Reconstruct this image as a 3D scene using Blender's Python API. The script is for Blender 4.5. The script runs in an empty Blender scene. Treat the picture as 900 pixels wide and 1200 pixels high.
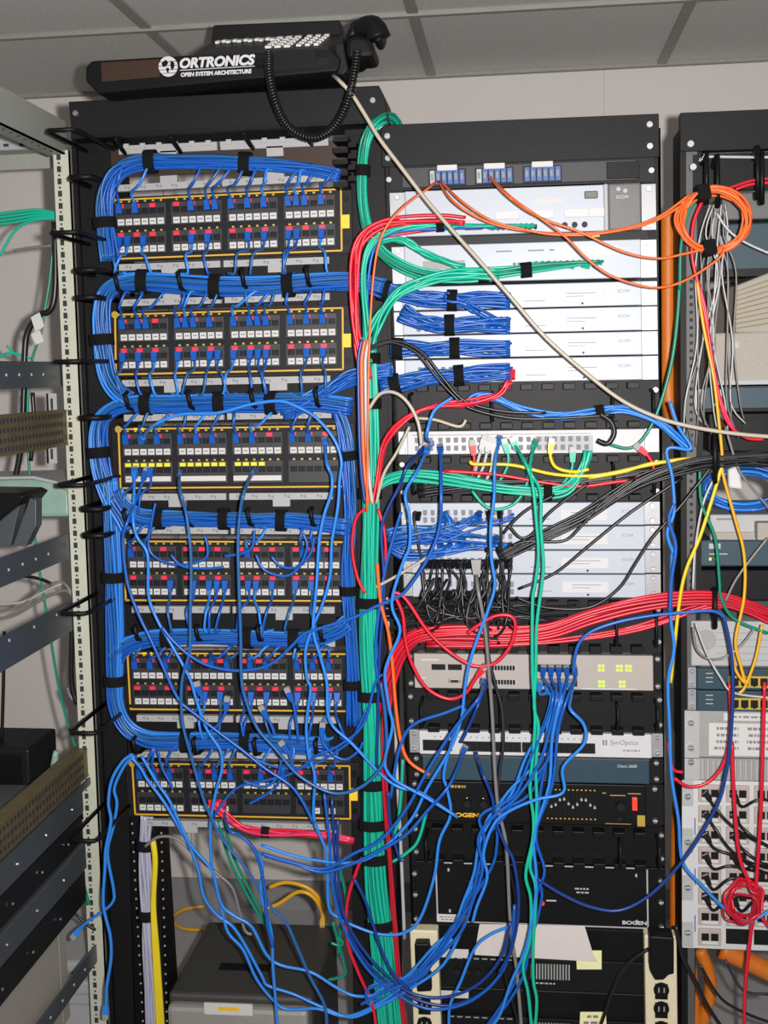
import bpy, bmesh, math, random
from mathutils import Vector, Matrix
R=random.Random(7)
SC=bpy.context.scene
COL=SC.collection
rad=math.radians
# ------------------------------------------------------------------ camera
F=1400.0; CAM=Vector((0,-2.256,1.56))
def _rot(yaw,p,r):
    B=Matrix(((1,0,0),(0,0,-1),(0,1,0)))
    return Matrix.Rotation(r,3,'Z')@Matrix.Rotation(p,3,'X')@Matrix.Rotation(yaw,3,'Y')@B
MW=_rot(rad(6.48),rad(6.73),rad(-1.33))       # world -> camera (x right, y down, z forward)
cd=bpy.data.cameras.new('camera'); cam=bpy.data.objects.new('camera',cd); COL.objects.link(cam)
cd.sensor_fit='VERTICAL'; cd.sensor_height=36; cd.lens=36*F/1200; cd.clip_start=.02
MT=MW.transposed()
cx,cy,cz=[MT@Vector(v) for v in((1,0,0),(0,-1,0),(0,0,-1))]
cam.matrix_world=Matrix(((cx.x,cy.x,cz.x,CAM.x),(cx.y,cy.y,cz.y,CAM.y),(cx.z,cy.z,cz.z,CAM.z),(0,0,0,1)))
SC.camera=cam
def W(px,py,Y=0.0):
    """point of the rack-parallel plane y=Y seen at a pixel of the 900x1200 frame"""
    r=MT@Vector(((px-450)/F,(py-600)/F,1.0))
    return CAM+r*((Y-CAM.y)/r.y)
# ------------------------------------------------------------------ light
wd=bpy.data.worlds.new('world'); SC.world=wd; wd.use_nodes=True
bg=wd.node_tree.nodes['Background']; bg.inputs[0].default_value=(.85,.92,1,1); bg.inputs[1].default_value=.2
fl=bpy.data.lights.new('camera_flash','SPOT'); flo=bpy.data.objects.new('camera_flash',fl); COL.objects.link(flo)
fl.energy=250; fl.shadow_soft_size=.018; fl.spot_size=rad(112); fl.spot_blend=1.0; fl.color=(1,.96,.92)
flo.location=CAM+cx*.075+cy*.02
_t=W(560,440,0)-flo.location
flo.rotation_euler=_t.to_track_quat('-Z','Y').to_euler()
ar=bpy.data.lights.new('ceiling_fluorescent','AREA'); aro=bpy.data.objects.new('ceiling_fluorescent',ar); COL.objects.link(aro)
ar.shape='RECTANGLE'; ar.size=1.2; ar.size_y=.6; ar.energy=9; ar.color=(.95,1,.93); aro.location=(0.3,-2.9,2.3)
vs=SC.view_settings; vs.view_transform='Standard'; vs.look='None'; vs.gamma=1; vs.use_curve_mapping=False; vs.exposure=0.0
# ------------------------------------------------------------------ materials
MATS={}
def mat(name,c,rough=.5,metal=0,var=.12,scale=60,bump=.0,emit=0,coat=0):
    m=bpy.data.materials.new(name); m.use_nodes=True; nt=m.node_tree; b=nt.nodes['Principled BSDF']
    n=nt.nodes.new('ShaderNodeTexNoise'); n.inputs['Scale'].default_value=scale; n.inputs['Detail'].default_value=3
    tc=nt.nodes.new('ShaderNodeTexCoord'); nt.links.new(tc.outputs['Object'],n.inputs['Vector'])
    mx=nt.nodes.new('ShaderNodeMix'); mx.data_type='RGBA'
    mx.inputs[6].default_value=tuple(x*(1-var) for x in c)+(1,); mx.inputs[7].default_value=tuple(min(1,x*(1+var)) for x in c)+(1,)
    nt.links.new(n.outputs[0],mx.inputs[0]); nt.links.new(mx.outputs[2],b.inputs['Base Color'])
    b.inputs['Roughness'].default_value=rough; b.inputs['Metallic'].default_value=metal
    if max(c)<.03 and not metal and not name.startswith('c_'): b.inputs['Specular IOR Level'].default_value=.2
    if coat: b.inputs['Coat Weight'].default_value=coat
    if bump:
        bp=nt.nodes.new('ShaderNodeBump'); bp.inputs['Strength'].default_value=bump; bp.inputs['Distance'].default_value=.002
        nt.links.new(n.outputs[0],bp.inputs['Height']); nt.links.new(bp.outputs[0],b.inputs['Normal'])
    if emit:
        b.inputs['Emission Color'].default_value=tuple(c)+(1,); b.inputs['Emission Strength'].default_value=emit
    MATS[name]=m; return m
mat('tile',(.62,.62,.60),.95,scale=170,var=.3,bump=.6)
mat('strip',(.40,.40,.41),.5,var=.05)
mat('tbar',(.3,.3,.275),.6)
mat('wall',(.68,.64,.62),.8,var=.03,scale=8)
mat('base',(.27,.27,.28),.6)
mat('floor',(.42,.42,.43),.5,var=.1,scale=5)
mat('black',(.006,.006,.0065),.45,var=.2)
mat('rack',(.008,.008,.009),.5,var=.25,scale=120,bump=.08)
mat('rack2',(.011,.011,.0125),.5,var=.2,scale=150,bump=.08)
mat('dark',(.014,.014,.017),.45,var=.2)
mat('mod',(.026,.026,.031),.5,var=.15)
mat('velcro',(.006,.006,.007),.9,scale=500,bump=.3)
mat('yellow_line',(.75,.42,.03),.5)
mat('yellow_tab',(.9,.62,.02),.5)
mat('white',(.6,.6,.62),.45,var=.03)
mat('label',(.62,.61,.6),.6,var=.05,scale=300)
mat('ink',(.22,.22,.26),.7)
mat('inkpale',(.24,.26,.31),.6,var=.03)
mat('redicon',(.85,.03,.08),.4)
mat('yelicon',(.85,.75,.05),.4)
mat('gold',(.55,.4,.07),.45,.3)
mat('switch',(.47,.51,.59),.4,var=.02)
mat('switchgrey',(.13,.13,.13),.45)
mat('hubbeige',(.42,.38,.355),.5,var=.03)
mat('steel',(.72,.72,.74),.25,.9)
mat('ear',(.36,.365,.39),.4,.35)
mat('rail',(.085,.085,.085),.5)
mat('teal',(.018,.05,.075),.5,var=.1)
mat('beige',(.36,.33,.285),.6,var=.04)
mat('cream',(.75,.68,.47),.5,var=.04)
mat('grey',(.33,.33,.32),.5)
mat('palegrey',(.42,.43,.44),.5,var=.03)
mat('postcream',(.55,.56,.46),.5,var=.06)
mat('shelfgrey',(.10,.115,.13),.4,.4)
mat('shelfpale',(.36,.37,.34),.5,.1)
mat('slot',(.03,.03,.035),.8)
mat('brass',(.17,.13,.06),.5,.4,var=.4,scale=30)
mat('greenglass',(.28,.42,.36),.3,var=.2,scale=20)
mat('blue_port',(.02,.10,.36),.4)
mat('printer',(.055,.055,.052),.5)
mat('silver',(.34,.33,.31),.4,.2)
mat('orangeduct',(.62,.16,.012),.5)
mat('brown',(.035,.014,.005),.5)  # colour for reflections painted onto black parts
mat('redswitch',(.9,.06,.03),.3,emit=.25)
mat('ledgreen',(.55,.85,.05),.4,emit=.4)
mat('ledorange',(.9,.5,.03),.4)
mat('clear',(.34,.32,.31),.2,var=.2)
mat('paper',(.66,.6,.58),.8,var=.04)
mat('sticky',(.85,.82,.45),.8)
mat('socket',(.008,.008,.009),.6)
mat('pink',(.45,.39,.36),.5)
for nm,c in dict(blue=(.010,.105,.48),bluelight=(.03,.235,.78),bluedark=(.008,.045,.25),bluegrey=(.02,.12,.36),green=(.01,.47,.32),greendark=(.006,.24,.15),red=(.68,.012,.035),reddark=(.5,.012,.03),orange=(.9,.15,.025),yellow=(.78,.6,.02),amber=(.8,.42,.02),blackc=(.01,.01,.011),charcoal=(.03,.03,.035),greyc=(.2,.195,.19),beigec=(.5,.44,.35),whitec=(.5,.5,.51),lilac=(.45,.45,.58),pinkred=(.8,.03,.12)).items():
    mat('c_'+nm,c,.33,var=.1,scale=15)
# ------------------------------------------------------------------ mesh builder
class MB:
    def __init__(s): s.v=[]; s.f=[]
    def quad8(s,a,b):                 # a: 4 front corners, b: 4 back corners
        n=len(s.v); s.v+=[Vector(p) for p in list(a)+list(b)]; m=len(a)
        s.f.append(tuple(range(n,n+m))); s.f.append(tuple(range(n+2*m-1,n+m-1,-1)))
        for i in range(m): j=(i+1)%m; s.f.append((n+j,n+i,n+m+i,n+m+j))
        return s
    def box(s,x0,y0,z0,x1,y1,z1):
        return s.quad8([(x0,y0,z1),(x1,y0,z1),(x1,y0,z0),(x0,y0,z0)],[(x0,y1,z1),(x1,y1,z1),(x1,y1,z0),(x0,y1,z0)])
    def poly(s,px,Y0,Y1,ext=True):    # pixel polygon on plane Y0, straight back to Y1
        a=[W(x,y,Y0) for x,y in px]; b=[Vector((p.x,Y1,p.z)) for p in a]
        return s.quad8(a,b)
    def tube(s,pts,r,n=6,cap=True):
        pts=[Vector(p) for p in pts]; base=len(s.v); up=None; k=len(pts)
        for i,p in enumerate(pts):
            t=(pts[min(i+1,k-1)]-pts[max(i-1,0)])
            if t.length<1e-9: t=Vector((0,0,1))
            t.normalize()
            if up is None: up=t.orthogonal()
            up=up-t*up.dot(t)
            if up.length<1e-6: up=t.orthogonal()
            up.normalize(); w=t.cross(up)
            ri=r(i/(k-1)) if callable(r) else r
            for j in range(n):
                a=2*math.pi*j/n; s.v.append(p+up*(ri*math.cos(a))+w*(ri*math.sin(a)))
        for i in range(k-1):
            for j in range(n):
                q=(j+1)%n; s.f.append((base+i*n+j,base+i*n+q,base+(i+1)*n+q,base+(i+1)*n+j))
        if cap:
            s.f.append(tuple(base+j for j in range(n-1,-1,-1))); s.f.append(tuple(base+(k-1)*n+j for j in range(n)))
        return s
    def cyl(s,p,d,r,h,n=12,r2=None):
        p=Vector(p); d=Vector(d).normalized(); return s.tube([p,p+d*h],(lambda t:r+((r2 if r2 is not None else r)-r)*t),n)
WL={}
def put(o,parent,origin):
    COL.objects.link(o); WL[o.name]=Vector(origin)
    if parent: o.parent=parent; o.location=Vector(origin)-WL[parent.name]
    else: o.location=origin
def tag(o,label=None,cat=None,group=None,kind=None):
    if label: o['label']=label
    if cat: o['category']=cat
    if group: o['group']=group
    if kind: o['kind']=kind
    return o
def thing(name,label,cat,loc,group=None):
    o=bpy.data.objects.new(name,None); o.empty_display_size=.05; put(o,None,Vector(loc)); return tag(o,label,cat,group)
def obj(name,mb,m,parent=None,smooth=False,bevel=0,label=None):
    v=mb.v; lo=Vector([min(p[i] for p in v) for i in range(3)]); hi=Vector([max(p[i] for p in v) for i in range(3)])
    org=Vector(((lo.x+hi.x)/2,(lo.y+hi.y)/2,lo.z))
    me=bpy.data.meshes.new(name); me.from_pydata([p-org for p in v],[],mb.f); me.update()
    if smooth: me.polygons.foreach_set('use_smooth',[True]*len(me.polygons))
    me.materials.append(MATS[m]); o=bpy.data.objects.new(name,me); put(o,parent,org)
    if bevel:
        b=o.modifiers.new('bevel','BEVEL'); b.width=bevel; b.segments=2; b.limit_method='ANGLE'
    if label: o['label']=label
    return o
def inst(name,me,loc,parent,rotY=0,scale=1):
    o=bpy.data.objects.new(name,me); put(o,parent,loc); o.rotation_euler=(0,rotY,0); o.scale=(scale,)*3 if not hasattr(scale,'__len__') else scale
    return o
def mesh(name,mb,m):
    me=bpy.data.meshes.new(name); me.from_pydata([tuple(p) for p in mb.v],[],mb.f); me.update(); me.materials.append(MATS[m]); return me
# a flat quadrilateral face given by its four pixel corners, with (u,v) running 0..1 over it and d standing proud towards the room
class Fr:
    def __init__(s,c,Y=0.0):
        s.c=c; s.P=[W(x,y,Y) for x,y in c]; s.Y=Y
        e=s.P[1]-s.P[0]; s.rotY=-math.atan2(e.z,e.x); s.w=e.length; s.h=(s.P[0]-s.P[3]).length
    def at(s,u,v,d=0):
        a,b,c,e=s.P; p=(a*(1-u)+b*u)*(1-v)+(e*(1-u)+c*u)*v
        return Vector((p.x,p.y-d,p.z))
    def box(s,mb,u0,v0,u1,v1,d0,d1):
        q=((u0,v0),(u1,v0),(u1,v1),(u0,v1))
        return mb.quad8([s.at(u,v,d1) for u,v in q],[s.at(u,v,d0) for u,v in q])
    def part(s,name,m,parent,u0,v0,u1,v1,d0,d1,bevel=0,label=None):
        return obj(name,s.box(MB(),u0,v0,u1,v1,d0,d1),m,parent,bevel=bevel,label=label)
    def base(s): return s.at(.5,1,0)
def text(s,fr,u,v,d,h,m,parent,name='lettering',bold=0,shear=0,align='LEFT',sx=1):
    cu=bpy.data.curves.new('txt','FONT'); cu.body=s; cu.size=h; cu.extrude=.0002; cu.offset=bold; cu.shear=shear; cu.align_x=align; cu.align_y='CENTER'
    t=bpy.data.objects.new('txt',cu); COL.objects.link(t)
    me=bpy.data.meshes.new_from_object(t.evaluated_get(bpy.context.evaluated_depsgraph_get())); bpy.data.objects.remove(t)
    me.materials.clear(); me.materials.append(MATS[m]); me.name=name
    o=bpy.data.objects.new(name,me); put(o,parent,fr.at(u,v,d))
    o.rotation_mode='XYZ'; o.matrix_basis=Matrix.Translation(o.location)@Matrix.Rotation(fr.rotY,4,'Y')@Matrix.Rotation(rad(90),4,'X')@Matrix.Diagonal((sx,1,1,1))
    return o
def marks(fr,u0,v0,u1,v1,rows,d,m,parent,wu=.008,vert=False):
    """small print too fine to read: broken dashes"""
    mb=MB(); rows_h=(v1-v0)/rows
    for r in range(rows):
        u=u0+R.random()*wu
        while u<u1:
            w=wu*R.uniform(.5,1.6); v=v0+(r+.3)*rows_h; fr.box(mb,u,v,min(u+w,u1),v+rows_h*.42,d,d+.0004); u+=w+wu*.35
    return tag(obj('small_print',mb,m,parent),kind='stuff')
# ------------------------------------------------------------------ cables
def P3(p,Y): return W(p[0],p[1],p[2] if len(p)>2 else Y)
def spline(P,k=5):
    out=[]; n=len(P)
    for i in range(n-1):
        a,b,c,d=P[max(i-1,0)],P[i],P[i+1],P[min(i+2,n-1)]
        for j in range(k):
            t=j/k; out.append(.5*((2*b)+(c-a)*t+(2*a-5*b+4*c-d)*t*t+(3*b-a-3*c+d)*t**3))
    out.append(P[-1]); return out
def plugmesh(p,d,m,parent,s=1.0,tip='clear',boot=True):
    """modular plug: a clear connector and a coloured strain-relief boot, running along d"""
    d=Vector(d).normalized(); p=Vector(p); up=Vector((0,-1,0)); up=(up-d*up.dot(d)); up=up.normalized() if up.length>1e-4 else d.orthogonal().normalized(); w=d.cross(up)
    mb=MB()
    def ring(q,a,b): return [q+w*a+up*b,q-w*a+up*b,q-w*a-up*b,q+w*a-up*b]
    mb.quad8(ring(p,.0062*s,.0045*s),ring(p+d*.018*s,.0042*s,.0038*s))
    o=obj('plug_boot',mb,m,parent)
    if tip: obj('plug',MB().quad8(ring(p-d*.010*s,.0055*s,.004*s),ring(p,.0055*s,.004*s)),tip,o)
    return o
def cable(pts,m,r=.0030,Y=-.07,name='patch_cable',label=None,cat='cable',group=None,parent=None,plug0=False,plug1=False,k=5,n=6,tip='clear'):
    P=[P3(p,Y) for p in pts] if not isinstance(pts[0],Vector) else pts
    S=spline(P,k)
    o=obj(name,MB().tube(S,r,n),m,parent,smooth=True)
    if label: tag(o,label,cat,group)
    if plug0: plugmesh(S[0],S[1]-S[0],m,o,tip=tip)
    if plug1: plugmesh(S[-1],S[-2]-S[-1],m,o,tip=tip)
    return o
def sun(n,i):
    a=i*2.39996; rr=math.sqrt((i+.5)/n); return rr*math.cos(a),rr*math.sin(a)
class Bundle:
    """a strapped run of many cables: Empty > cable strands, straps"""
    def __init__(s,name,label,pts,n,a,b,mats,Y=-.05,r=.0027,group=None,k=4,jit=.0022,ends=None,cat='cable bundle',parent=None,taper=None,strand='cable'):
        P=[P3(p,Y) for p in pts]; s.S=S=spline(P,k); s.a=a; s.b=b; lo=min(S,key=lambda p:p.z)
        s.o=parent or thing(name,label,cat,(lo.x,lo.y,lo.z),group); K=len(S); s.fr=[]
        for i,p in enumerate(S):
            t=(S[min(i+1,K-1)]-S[max(i-1,0)]).normalized(); y=Vector((0,-1,0)); side=t.cross(y)
            if side.length<.05: side=Vector((1,0,0))
            side.normalize(); s.fr.append((side,side.cross(t).normalized()))
        for q in range(n):
            u,v=sun(n,q); ph=R.random()*9; fq=1.2+R.random()*1.5; m=mats[q%len(mats)] if isinstance(mats,(list,tuple)) else mats; pts=[]
            u2,v2=u*math.cos(.9)-v*math.sin(.9),u*math.sin(.9)+v*math.cos(.9)
            for i,p in enumerate(S):
                t=i/(K-1); sd,dp=s.fr[i]; w=.5-.5*math.cos(math.pi*t); uu=u*(1-w)+u2*w; vv=v*(1-w)+v2*w; ta=taper(t) if taper else 1
                pts.append(p+sd*(uu*a*ta+jit*math.sin(ph+fq*7*t))+dp*(vv*b*ta+jit*math.cos(ph*1.7+fq*6*t)))
            if ends and q<len(ends):
                e=ends[q]; cut=max(2,int(len(pts)*(.62 if K<24 else .8)) - (q*3)%7); pp=pts[:cut]
                L=pp[-1]; pp=pp+spline([pp[-2],L.lerp(e,.5)+Vector((0,-.012,0)),e+Vector((0,-.015,0)),e],3)[1:]; pts=pp
            o=obj(strand,MB().tube(pts,r,5),m,s.o,smooth=True)
            if ends and q<len(ends): plugmesh(pts[-1]+Vector((0,-.008,0)),Vector((-.5,-1,-.1)),m,o,s=.8,tip=None)
    def strap(s,x,y,wid=.018,m='velcro',grow=1.16):
        t=W(x,y,s.S[0].y); i=min(range(1,len(s.S)-1),key=lambda j:(Vector((s.S[j].x,s.S[j].z))-Vector((t.x,t.z))).length)
        p=s.S[i]; d=(s.S[i+1]-s.S[i-1]).normalized(); sd,dp=s.fr[i]; mb=MB(); N=14; A=s.a*grow+.003; B=s.b*grow+.003
        f=Vector((t.x,p.y,t.z)); p=p+d*(f-p).dot(d)
        rings=[[p+d*h+sd*(math.cos(2*math.pi*j/N)*A*g)+dp*(math.sin(2*math.pi*j/N)*B*g) for j in range(N)] for h,g in((-wid/2,.9),(-wid/2,1),(wid/2,1),(wid/2,.9))]
        b0=0
        for rg in rings: mb.v+=rg
        for k in range(3):
            for j in range(N): q=(j+1)%N; mb.f.append((k*N+j,k*N+q,(k+1)*N+q,(k+1)*N+j))
        return obj('strap',mb,m,s.o,smooth=False)
def struct(name,mb,m,parent=None,**k):
    o=obj(name,mb,m,parent,**k)
    if not parent: o['kind']='structure'
    return o
# ================================================================== SETTING
WY=1.05; CZ=2.335
struct('floor',MB().box(-1.75,-3.6,-.04,2.2,WY+.1,0),'floor')
wb=struct('wall_back',MB().box(-1.75,WY,0,2.2,WY+.1,2.5),'wall')
xs=W(707,110,WY).x
for i in(-2,-1,0,1):       # wall boards, joints a few millimetres wide
    obj('wall_panel',MB().box(xs+i*1.2+.0015,WY-.008,.085,xs+(i+1)*1.2-.0015,WY,CZ),'wall',wb)
struct('wall_left',MB().box(-1.85,-3.6,0,-1.75,WY+.1,2.5),'wall')
struct('wall_right',MB().box(2.2,-3.6,0,2.3,WY+.1,2.5),'wall')
struct('baseboard_back',MB().box(-1.75,WY-.016,0,2.2,WY-.008,.085),'base')
ce=struct('ceiling',MB().box(-1.85,-3.6,CZ+.03,2.3,WY+.1,CZ+.06),'tile')
xb=W(506,88,WY).x; P=.6; yl=.465
tm=mesh('ceiling_tile',MB().box(-.29,-.29,0,.29,.29,.015),'tile')
for i in range(-3,4):
    for j in range(-6,2):
        x=xb+i*P+P/2; y=yl-j*P+P/2-P
        y=yl+P/2-(j+1)*P+P
        if y<-3.3 or y>WY+.1 or x>2.1 or x<-1.7: continue
        inst('ceiling_tile',tm,(x,y,CZ+.004),ce)
for i in range(-3,4):
    x=xb+i*P
    if -1.7<x<2.15: obj('grid_bar',MB().box(x-.012,-3.5,CZ-.001,x+.012,WY,CZ+.012),'tbar',ce)
for j in range(-6,1):
    y=yl+j*P
    obj('grid_bar',MB().box(-1.74,y-.008,CZ-.006,2.19,y+.008,CZ+.010),'tbar',ce)
obj('wall_angle',MB().box(-1.74,WY-.03,CZ-.004,2.19,WY-.008,CZ+.004),'tbar',ce)
# ================================================================== RACK FRAMES
def sl(y): return math.tan(rad(-2.3+4.0*(y-150)/865))
def xl(y): return 457+.0365*(y-230)
def xr(y): return 768+.013*(y-215)
def RF(y0,y1,a=None,b=None,Y=0.0,xc=615):
    """face of something bolted into the middle rack between two heights"""
    c=[]
    for y,k in((y0,0),(y0,1),(y1,1),(y1,0)):
        x=(a if a is not None else xl(y)) if k==0 else (b if b is not None else xr(y))
        c.append((x,y+(x-xc)*sl(y)))
    return Fr(c,Y)
screwm=None
def screw_mesh():
    mb=MB().cyl((0,0,0),(0,-1,0),.0055,.004,10,.0045); mb.box(-.004,-.0046,-.0008,.004,-.004,.0008); return mesh('screw',mb,'steel')
screwm=screw_mesh()
def ground(px,py,Y): p=W(px,py,Y); return (p.x,Y,0)
# --- left rack
lr=thing('equipment_rack','tall black open rack of patch panels under the black telephone','rack',ground(270,600,0))
def upright(px_top,px_bot,Y0,Y1,parent,m='rack',name='upright'):
    (a,b,yt),(c,d,yb)=px_top,px_bot
    p=[W(a,yt,Y0),W(b,yt,Y0),W(d,yb,Y0),W(c,yb,Y0)]
    # go on down to the floor in the same direction
    for i,j in((3,0),(2,1)):
        e=p[i]-p[j]; p[i]=p[j]+e*(p[j].z/-e.z)
    return obj(name,MB().quad8(p,[Vector((q.x,Y1,q.z)) for q in p]),m,parent)
upright((83,130,150),(129,157,1200),.012,.02,lr); upright((83,88,150),(129,133,1200),.0,.10,lr,name='upright_flange')
upright((127,131,150),(190,196,1200),.012,.10,lr,name='upright_flange')
upright((83,131,150),(129,196,1200),.095,.10,lr,name='upright_web')
upright((404,456,146),(416,466,1200),.012,.02,lr); upright((452,456,146),(462,466,1200),0,.10,lr,name='upright_flange'); upright((404,408,146),(414,418,1200),.02,.1,lr,name='upright_flange')
obj('header',MB().poly([(80,119),(444,100),(450,112),(456,141),(84,160)],-.035,.08),'rack2',lr,bevel=.002)
obj('header_lip',MB().poly([(83,158),(456,139),(456,143),(83,163)],-.037,.02),'rack',lr)
hm=MB()
for y in range(965,1200,11):
    p=W(155+(y-965)*.055,y,.011); hm.cyl(p,(0,-1,0),.0022,.002,6)
    p=W(189+(y-965)*.03,y,.011); hm.cyl(p,(0,-1,0),.0022,.002,6)
tag(obj('mounting_holes',hm,'grey',lr),kind='stuff')
for x,y in((89,133),(437,118)): inst('screw',screwm,W(x,y,-.036),lr,scale=1.1)
# cable rings sticking out of the left upright
def ring(tip,depth,w,parent,r=.0042,n='cable_ring'):
    p=W(tip[0],tip[1],-depth); x,z=p.x,p.z
    pts=[Vector(q) for q in((x,.01,z),(x,-depth+.012,z),(x+.006,-depth,z),(x+w-.006,-depth,z),(x+w,-depth+.012,z),(x+w,.01,z))]
    obj(n,MB().tube(pts,r,6),'black',parent,smooth=True)
for t in((53,153),(57,273),(61,424),(66,569),(69,719),(81,859),(81,985)): ring(t,.19,.055,lr)
for t in((80,208),(85,317),(86,349),(92,490),(94,597),(96,628)): ring(t,.10,.045,lr,.0055)
# --- middle rack
mr=thing('equipment_rack','black open rack of white network switches between the two other racks','rack',ground(615,600,0))
upright((449,471,160),(482,500,1080),.004,.012,mr); upright((449,453,160),(482,486,1080),.004,.09,mr,name='upright_flange')
upright((752,774,150),(757,779,1080),.004,.012,mr); upright((771,774,150),(776,780,1080),.004,.09,mr,name='upright_flange')
obj('base_plate',MB().box(W(480,1080,0).x-.03,-.18,0,W(779,1080,0).x+.03,.25,.012),'rack',mr)
# --- right rack
tr=thing('equipment_rack','black open rack cut by the right edge, hung with an orange fibre coil','rack',ground(950,600,0))
upright((797,829,150),(799,815,1150),.004,.012,tr); upright((797,800,150),(799,802,1150),.0,.10,tr,name='upright_flange')
upright((1092,1112,150),(1090,1110,1150),.004,.1,tr)
f=Fr([(797,133),(1108,120),(1108,168),(797,178)],0); f.part('header',"rack2",tr,0,0,1,1,-.02,.006)
for x,y in((809,169),(812,196)): inst('screw',screwm,W(x,y,-.006),tr,scale=1.3)
upright((804,817,150),(806,814,1150),.0025,.004,tr,m='rail',name='hole_rail')
hm=MB()
for y in range(330,720,9):
    p=W(810+(y-330)*.0,y,.0025); hm.box(p.x-.003,.0015,p.z-.003,p.x+.003,.004,p.z+.003)
tag(obj('mounting_holes',hm,'slot',tr),kind='stuff')
# ================================================================== PATCH PANELS
PAN=[[(132,235),(400,222),(401,294),(133,304)],[(135.5,369),(402,361),(402.5,433),(136.5,439)],[(139.5,503),(404,499),(405,570),(142,572)],
     [(146,634),(406,635),(407,704),(148,703)],[(150,765),(408,766),(409,833),(153.5,830.5)],[(155.5,894),(410,897),(411,959),(159,953.5)]]
PF=[Fr(c,-.004) for c in PAN]
def jackmesh():
    mb=MB(); w,h,d=.0063,.0052,.0035
    mb.box(-w,-d,h-.0014,w,0,h); mb.box(-w,-d,-h,w,0,-h+.0012); mb.box(-w,-d,-h,-w+.0013,0,h); mb.box(w-.0013,-d,-h,w,0,h); mb.box(-w,-.0006,-h,w,0,h)
    for i in range(4): mb.box(-.003+i*.0018,-.0012,-.001,-.0024+i*.0018,-.0004,h-.0014)
    return mesh('jack',mb,'dark')
JM=jackmesh()
LM=mesh('label_tab',MB().box(-.0063,-.0016,-.0058,.0063,0,.0058).box(-.004,-.0018,-.001,.004,-.0015,.0012),'label')
LM.materials.append(MATS['ink']); 
for pl in list(LM.polygons)[6:]: pl.material_index=1
IM={'r':mesh('icon_tab',MB().box(-.0058,-.0035,-.0038,.0058,0,.0038),'redicon'),'y':mesh('icon_tab',MB().box(-.0058,-.003,-.0035,.0058,0,.0035),'yelicon')}
DM=mesh('icon_window',MB().box(-.0022,-.0015,-.0016,.0022,0,.0016),'gold')
desc=['top patch panel, directly below the telephone, with both jack rows red-tabbed','second patch panel from the top, with bare black jacks and red tabs',
 'third patch panel from the top, its lower jack row marked with yellow tabs','fourth patch panel from the top, partly hidden by drooping blue loops',
 'fifth patch panel from the top, with unplugged clear connectors dangling over it','lowest patch panel, with a red cable plugged into its bottom row']
STR=[]
def uv(p,row,i):     # centre of jack i (0..23) of row 0/1 on panel p
    g=i//6; k=i%6
    return .024+g*.2455+ (k+.5)*.0352, (.17 if row==0 else .655)
PP=[]
for p,fr in enumerate(PF):
    t=thing('patch_bay','black yellow-edged '+desc[p],'patch panel',fr.at(.5,1,0),'patch panels in the left rack'); PP.append(t)
    fr.part('faceplate','dark',t,-.035,-.045,1.045,1.05,-.004,.002,bevel=.001)
    for n,a in(('t',(0,-.012,1,.012)),('b',(0,.985,1,1.01)),('l',(-.003,0,.004,1)),('r',(.996,0,1.003,1))):
        fr.part('yellow_edging','yellow_line',t,*a,.002,.0045)
    obj('corner_emblem',MB().cyl(fr.at(.0,.0,.002),(0,-1,0),.0068,.003,12),'gold',t)
    fr.part('yellow_tab','yellow_tab',t,1.0,.42,1.035,.64,.002,.007)
    for v in(.15,.85): obj('bolt',MB().cyl(fr.at(1.02,v,.002),(0,-1,0),.006,.004,8),'black',t)
    s=fr.w/.445
    for row in(0,1):
        for g in range(4):
            u0=.016+g*.2455; v0=(.075,.55)[row]; v1=(.46,.925)[row]
            mo=fr.part('jack_module','mod',t,u0,v0,u0+.222,v1,.002,.006,bevel=.0008)
            for k in range(6):
                i=g*6+k; u,v=uv(p,row,i)
                inst('jack',JM,fr.at(u,v+.04,.006),mo,fr.rotY,s)
                inst('icon_window',DM,fr.at(u,v0-.015 if row else .035,.003),mo,fr.rotY,s)
                kind=None
                if p==2 and row==1:
                    if i<16: kind='y'
                elif p==5 and row==1: kind=None
                elif k%2==0: kind='r'
                if kind: inst('icon_tab',IM[kind],fr.at(u,v-.05,.006),mo,fr.rotY,s)
                lab=True
                if p==2 and row==1: lab=(i==0)
                if p==5 and row==1: lab=g in(0,) or (g==1 and k<5) or (g==3 and k in(2,4))
                if lab: inst('label_tab',LM,fr.at(u,(.385,.845)[row],.006),mo,fr.rotY,s)
            if p==2 and row==1 and g<3: fr.part('label_strip','label',mo,u0+(.045 if g==0 else .004),.80,u0+.215,.885,.006,.0075)
    # white designation strips above and below, each in two halves with a tab
    for up in(1,0):
        for hlf in(0,1):
            a,b=((.03,.475),(.49,.945))[hlf]; vc=-.19 if up else 1.15; mb=MB()
            fr.box(mb,a,vc-.055,b,vc+.055,-.004,.008); m=(a+b)/2
            fr.box(mb,m-.035,vc-.17 if up else vc+.02,m+.04,vc if up else vc+.17,-.004,.0075)
            so=obj('designation_strip',mb,'strip',t)
            mb=MB()
            for q in range(6):
                c=a+(q+.6)*(b-a)/6.4; fr.box(mb,c-.012,vc-.03,c-.001,vc+.012,.008,.0086); fr.box(mb,c+.004,vc-.02,c+.013,vc+.03,.008,.0086)
            tag(obj('print_marks',mb,'inkpale',so),kind='stuff')
for p in(2,4): PF[p].part('gold_print','yellow_tab',PP[p],.07,-.02,.115,.02,.0045,.005)
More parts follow.
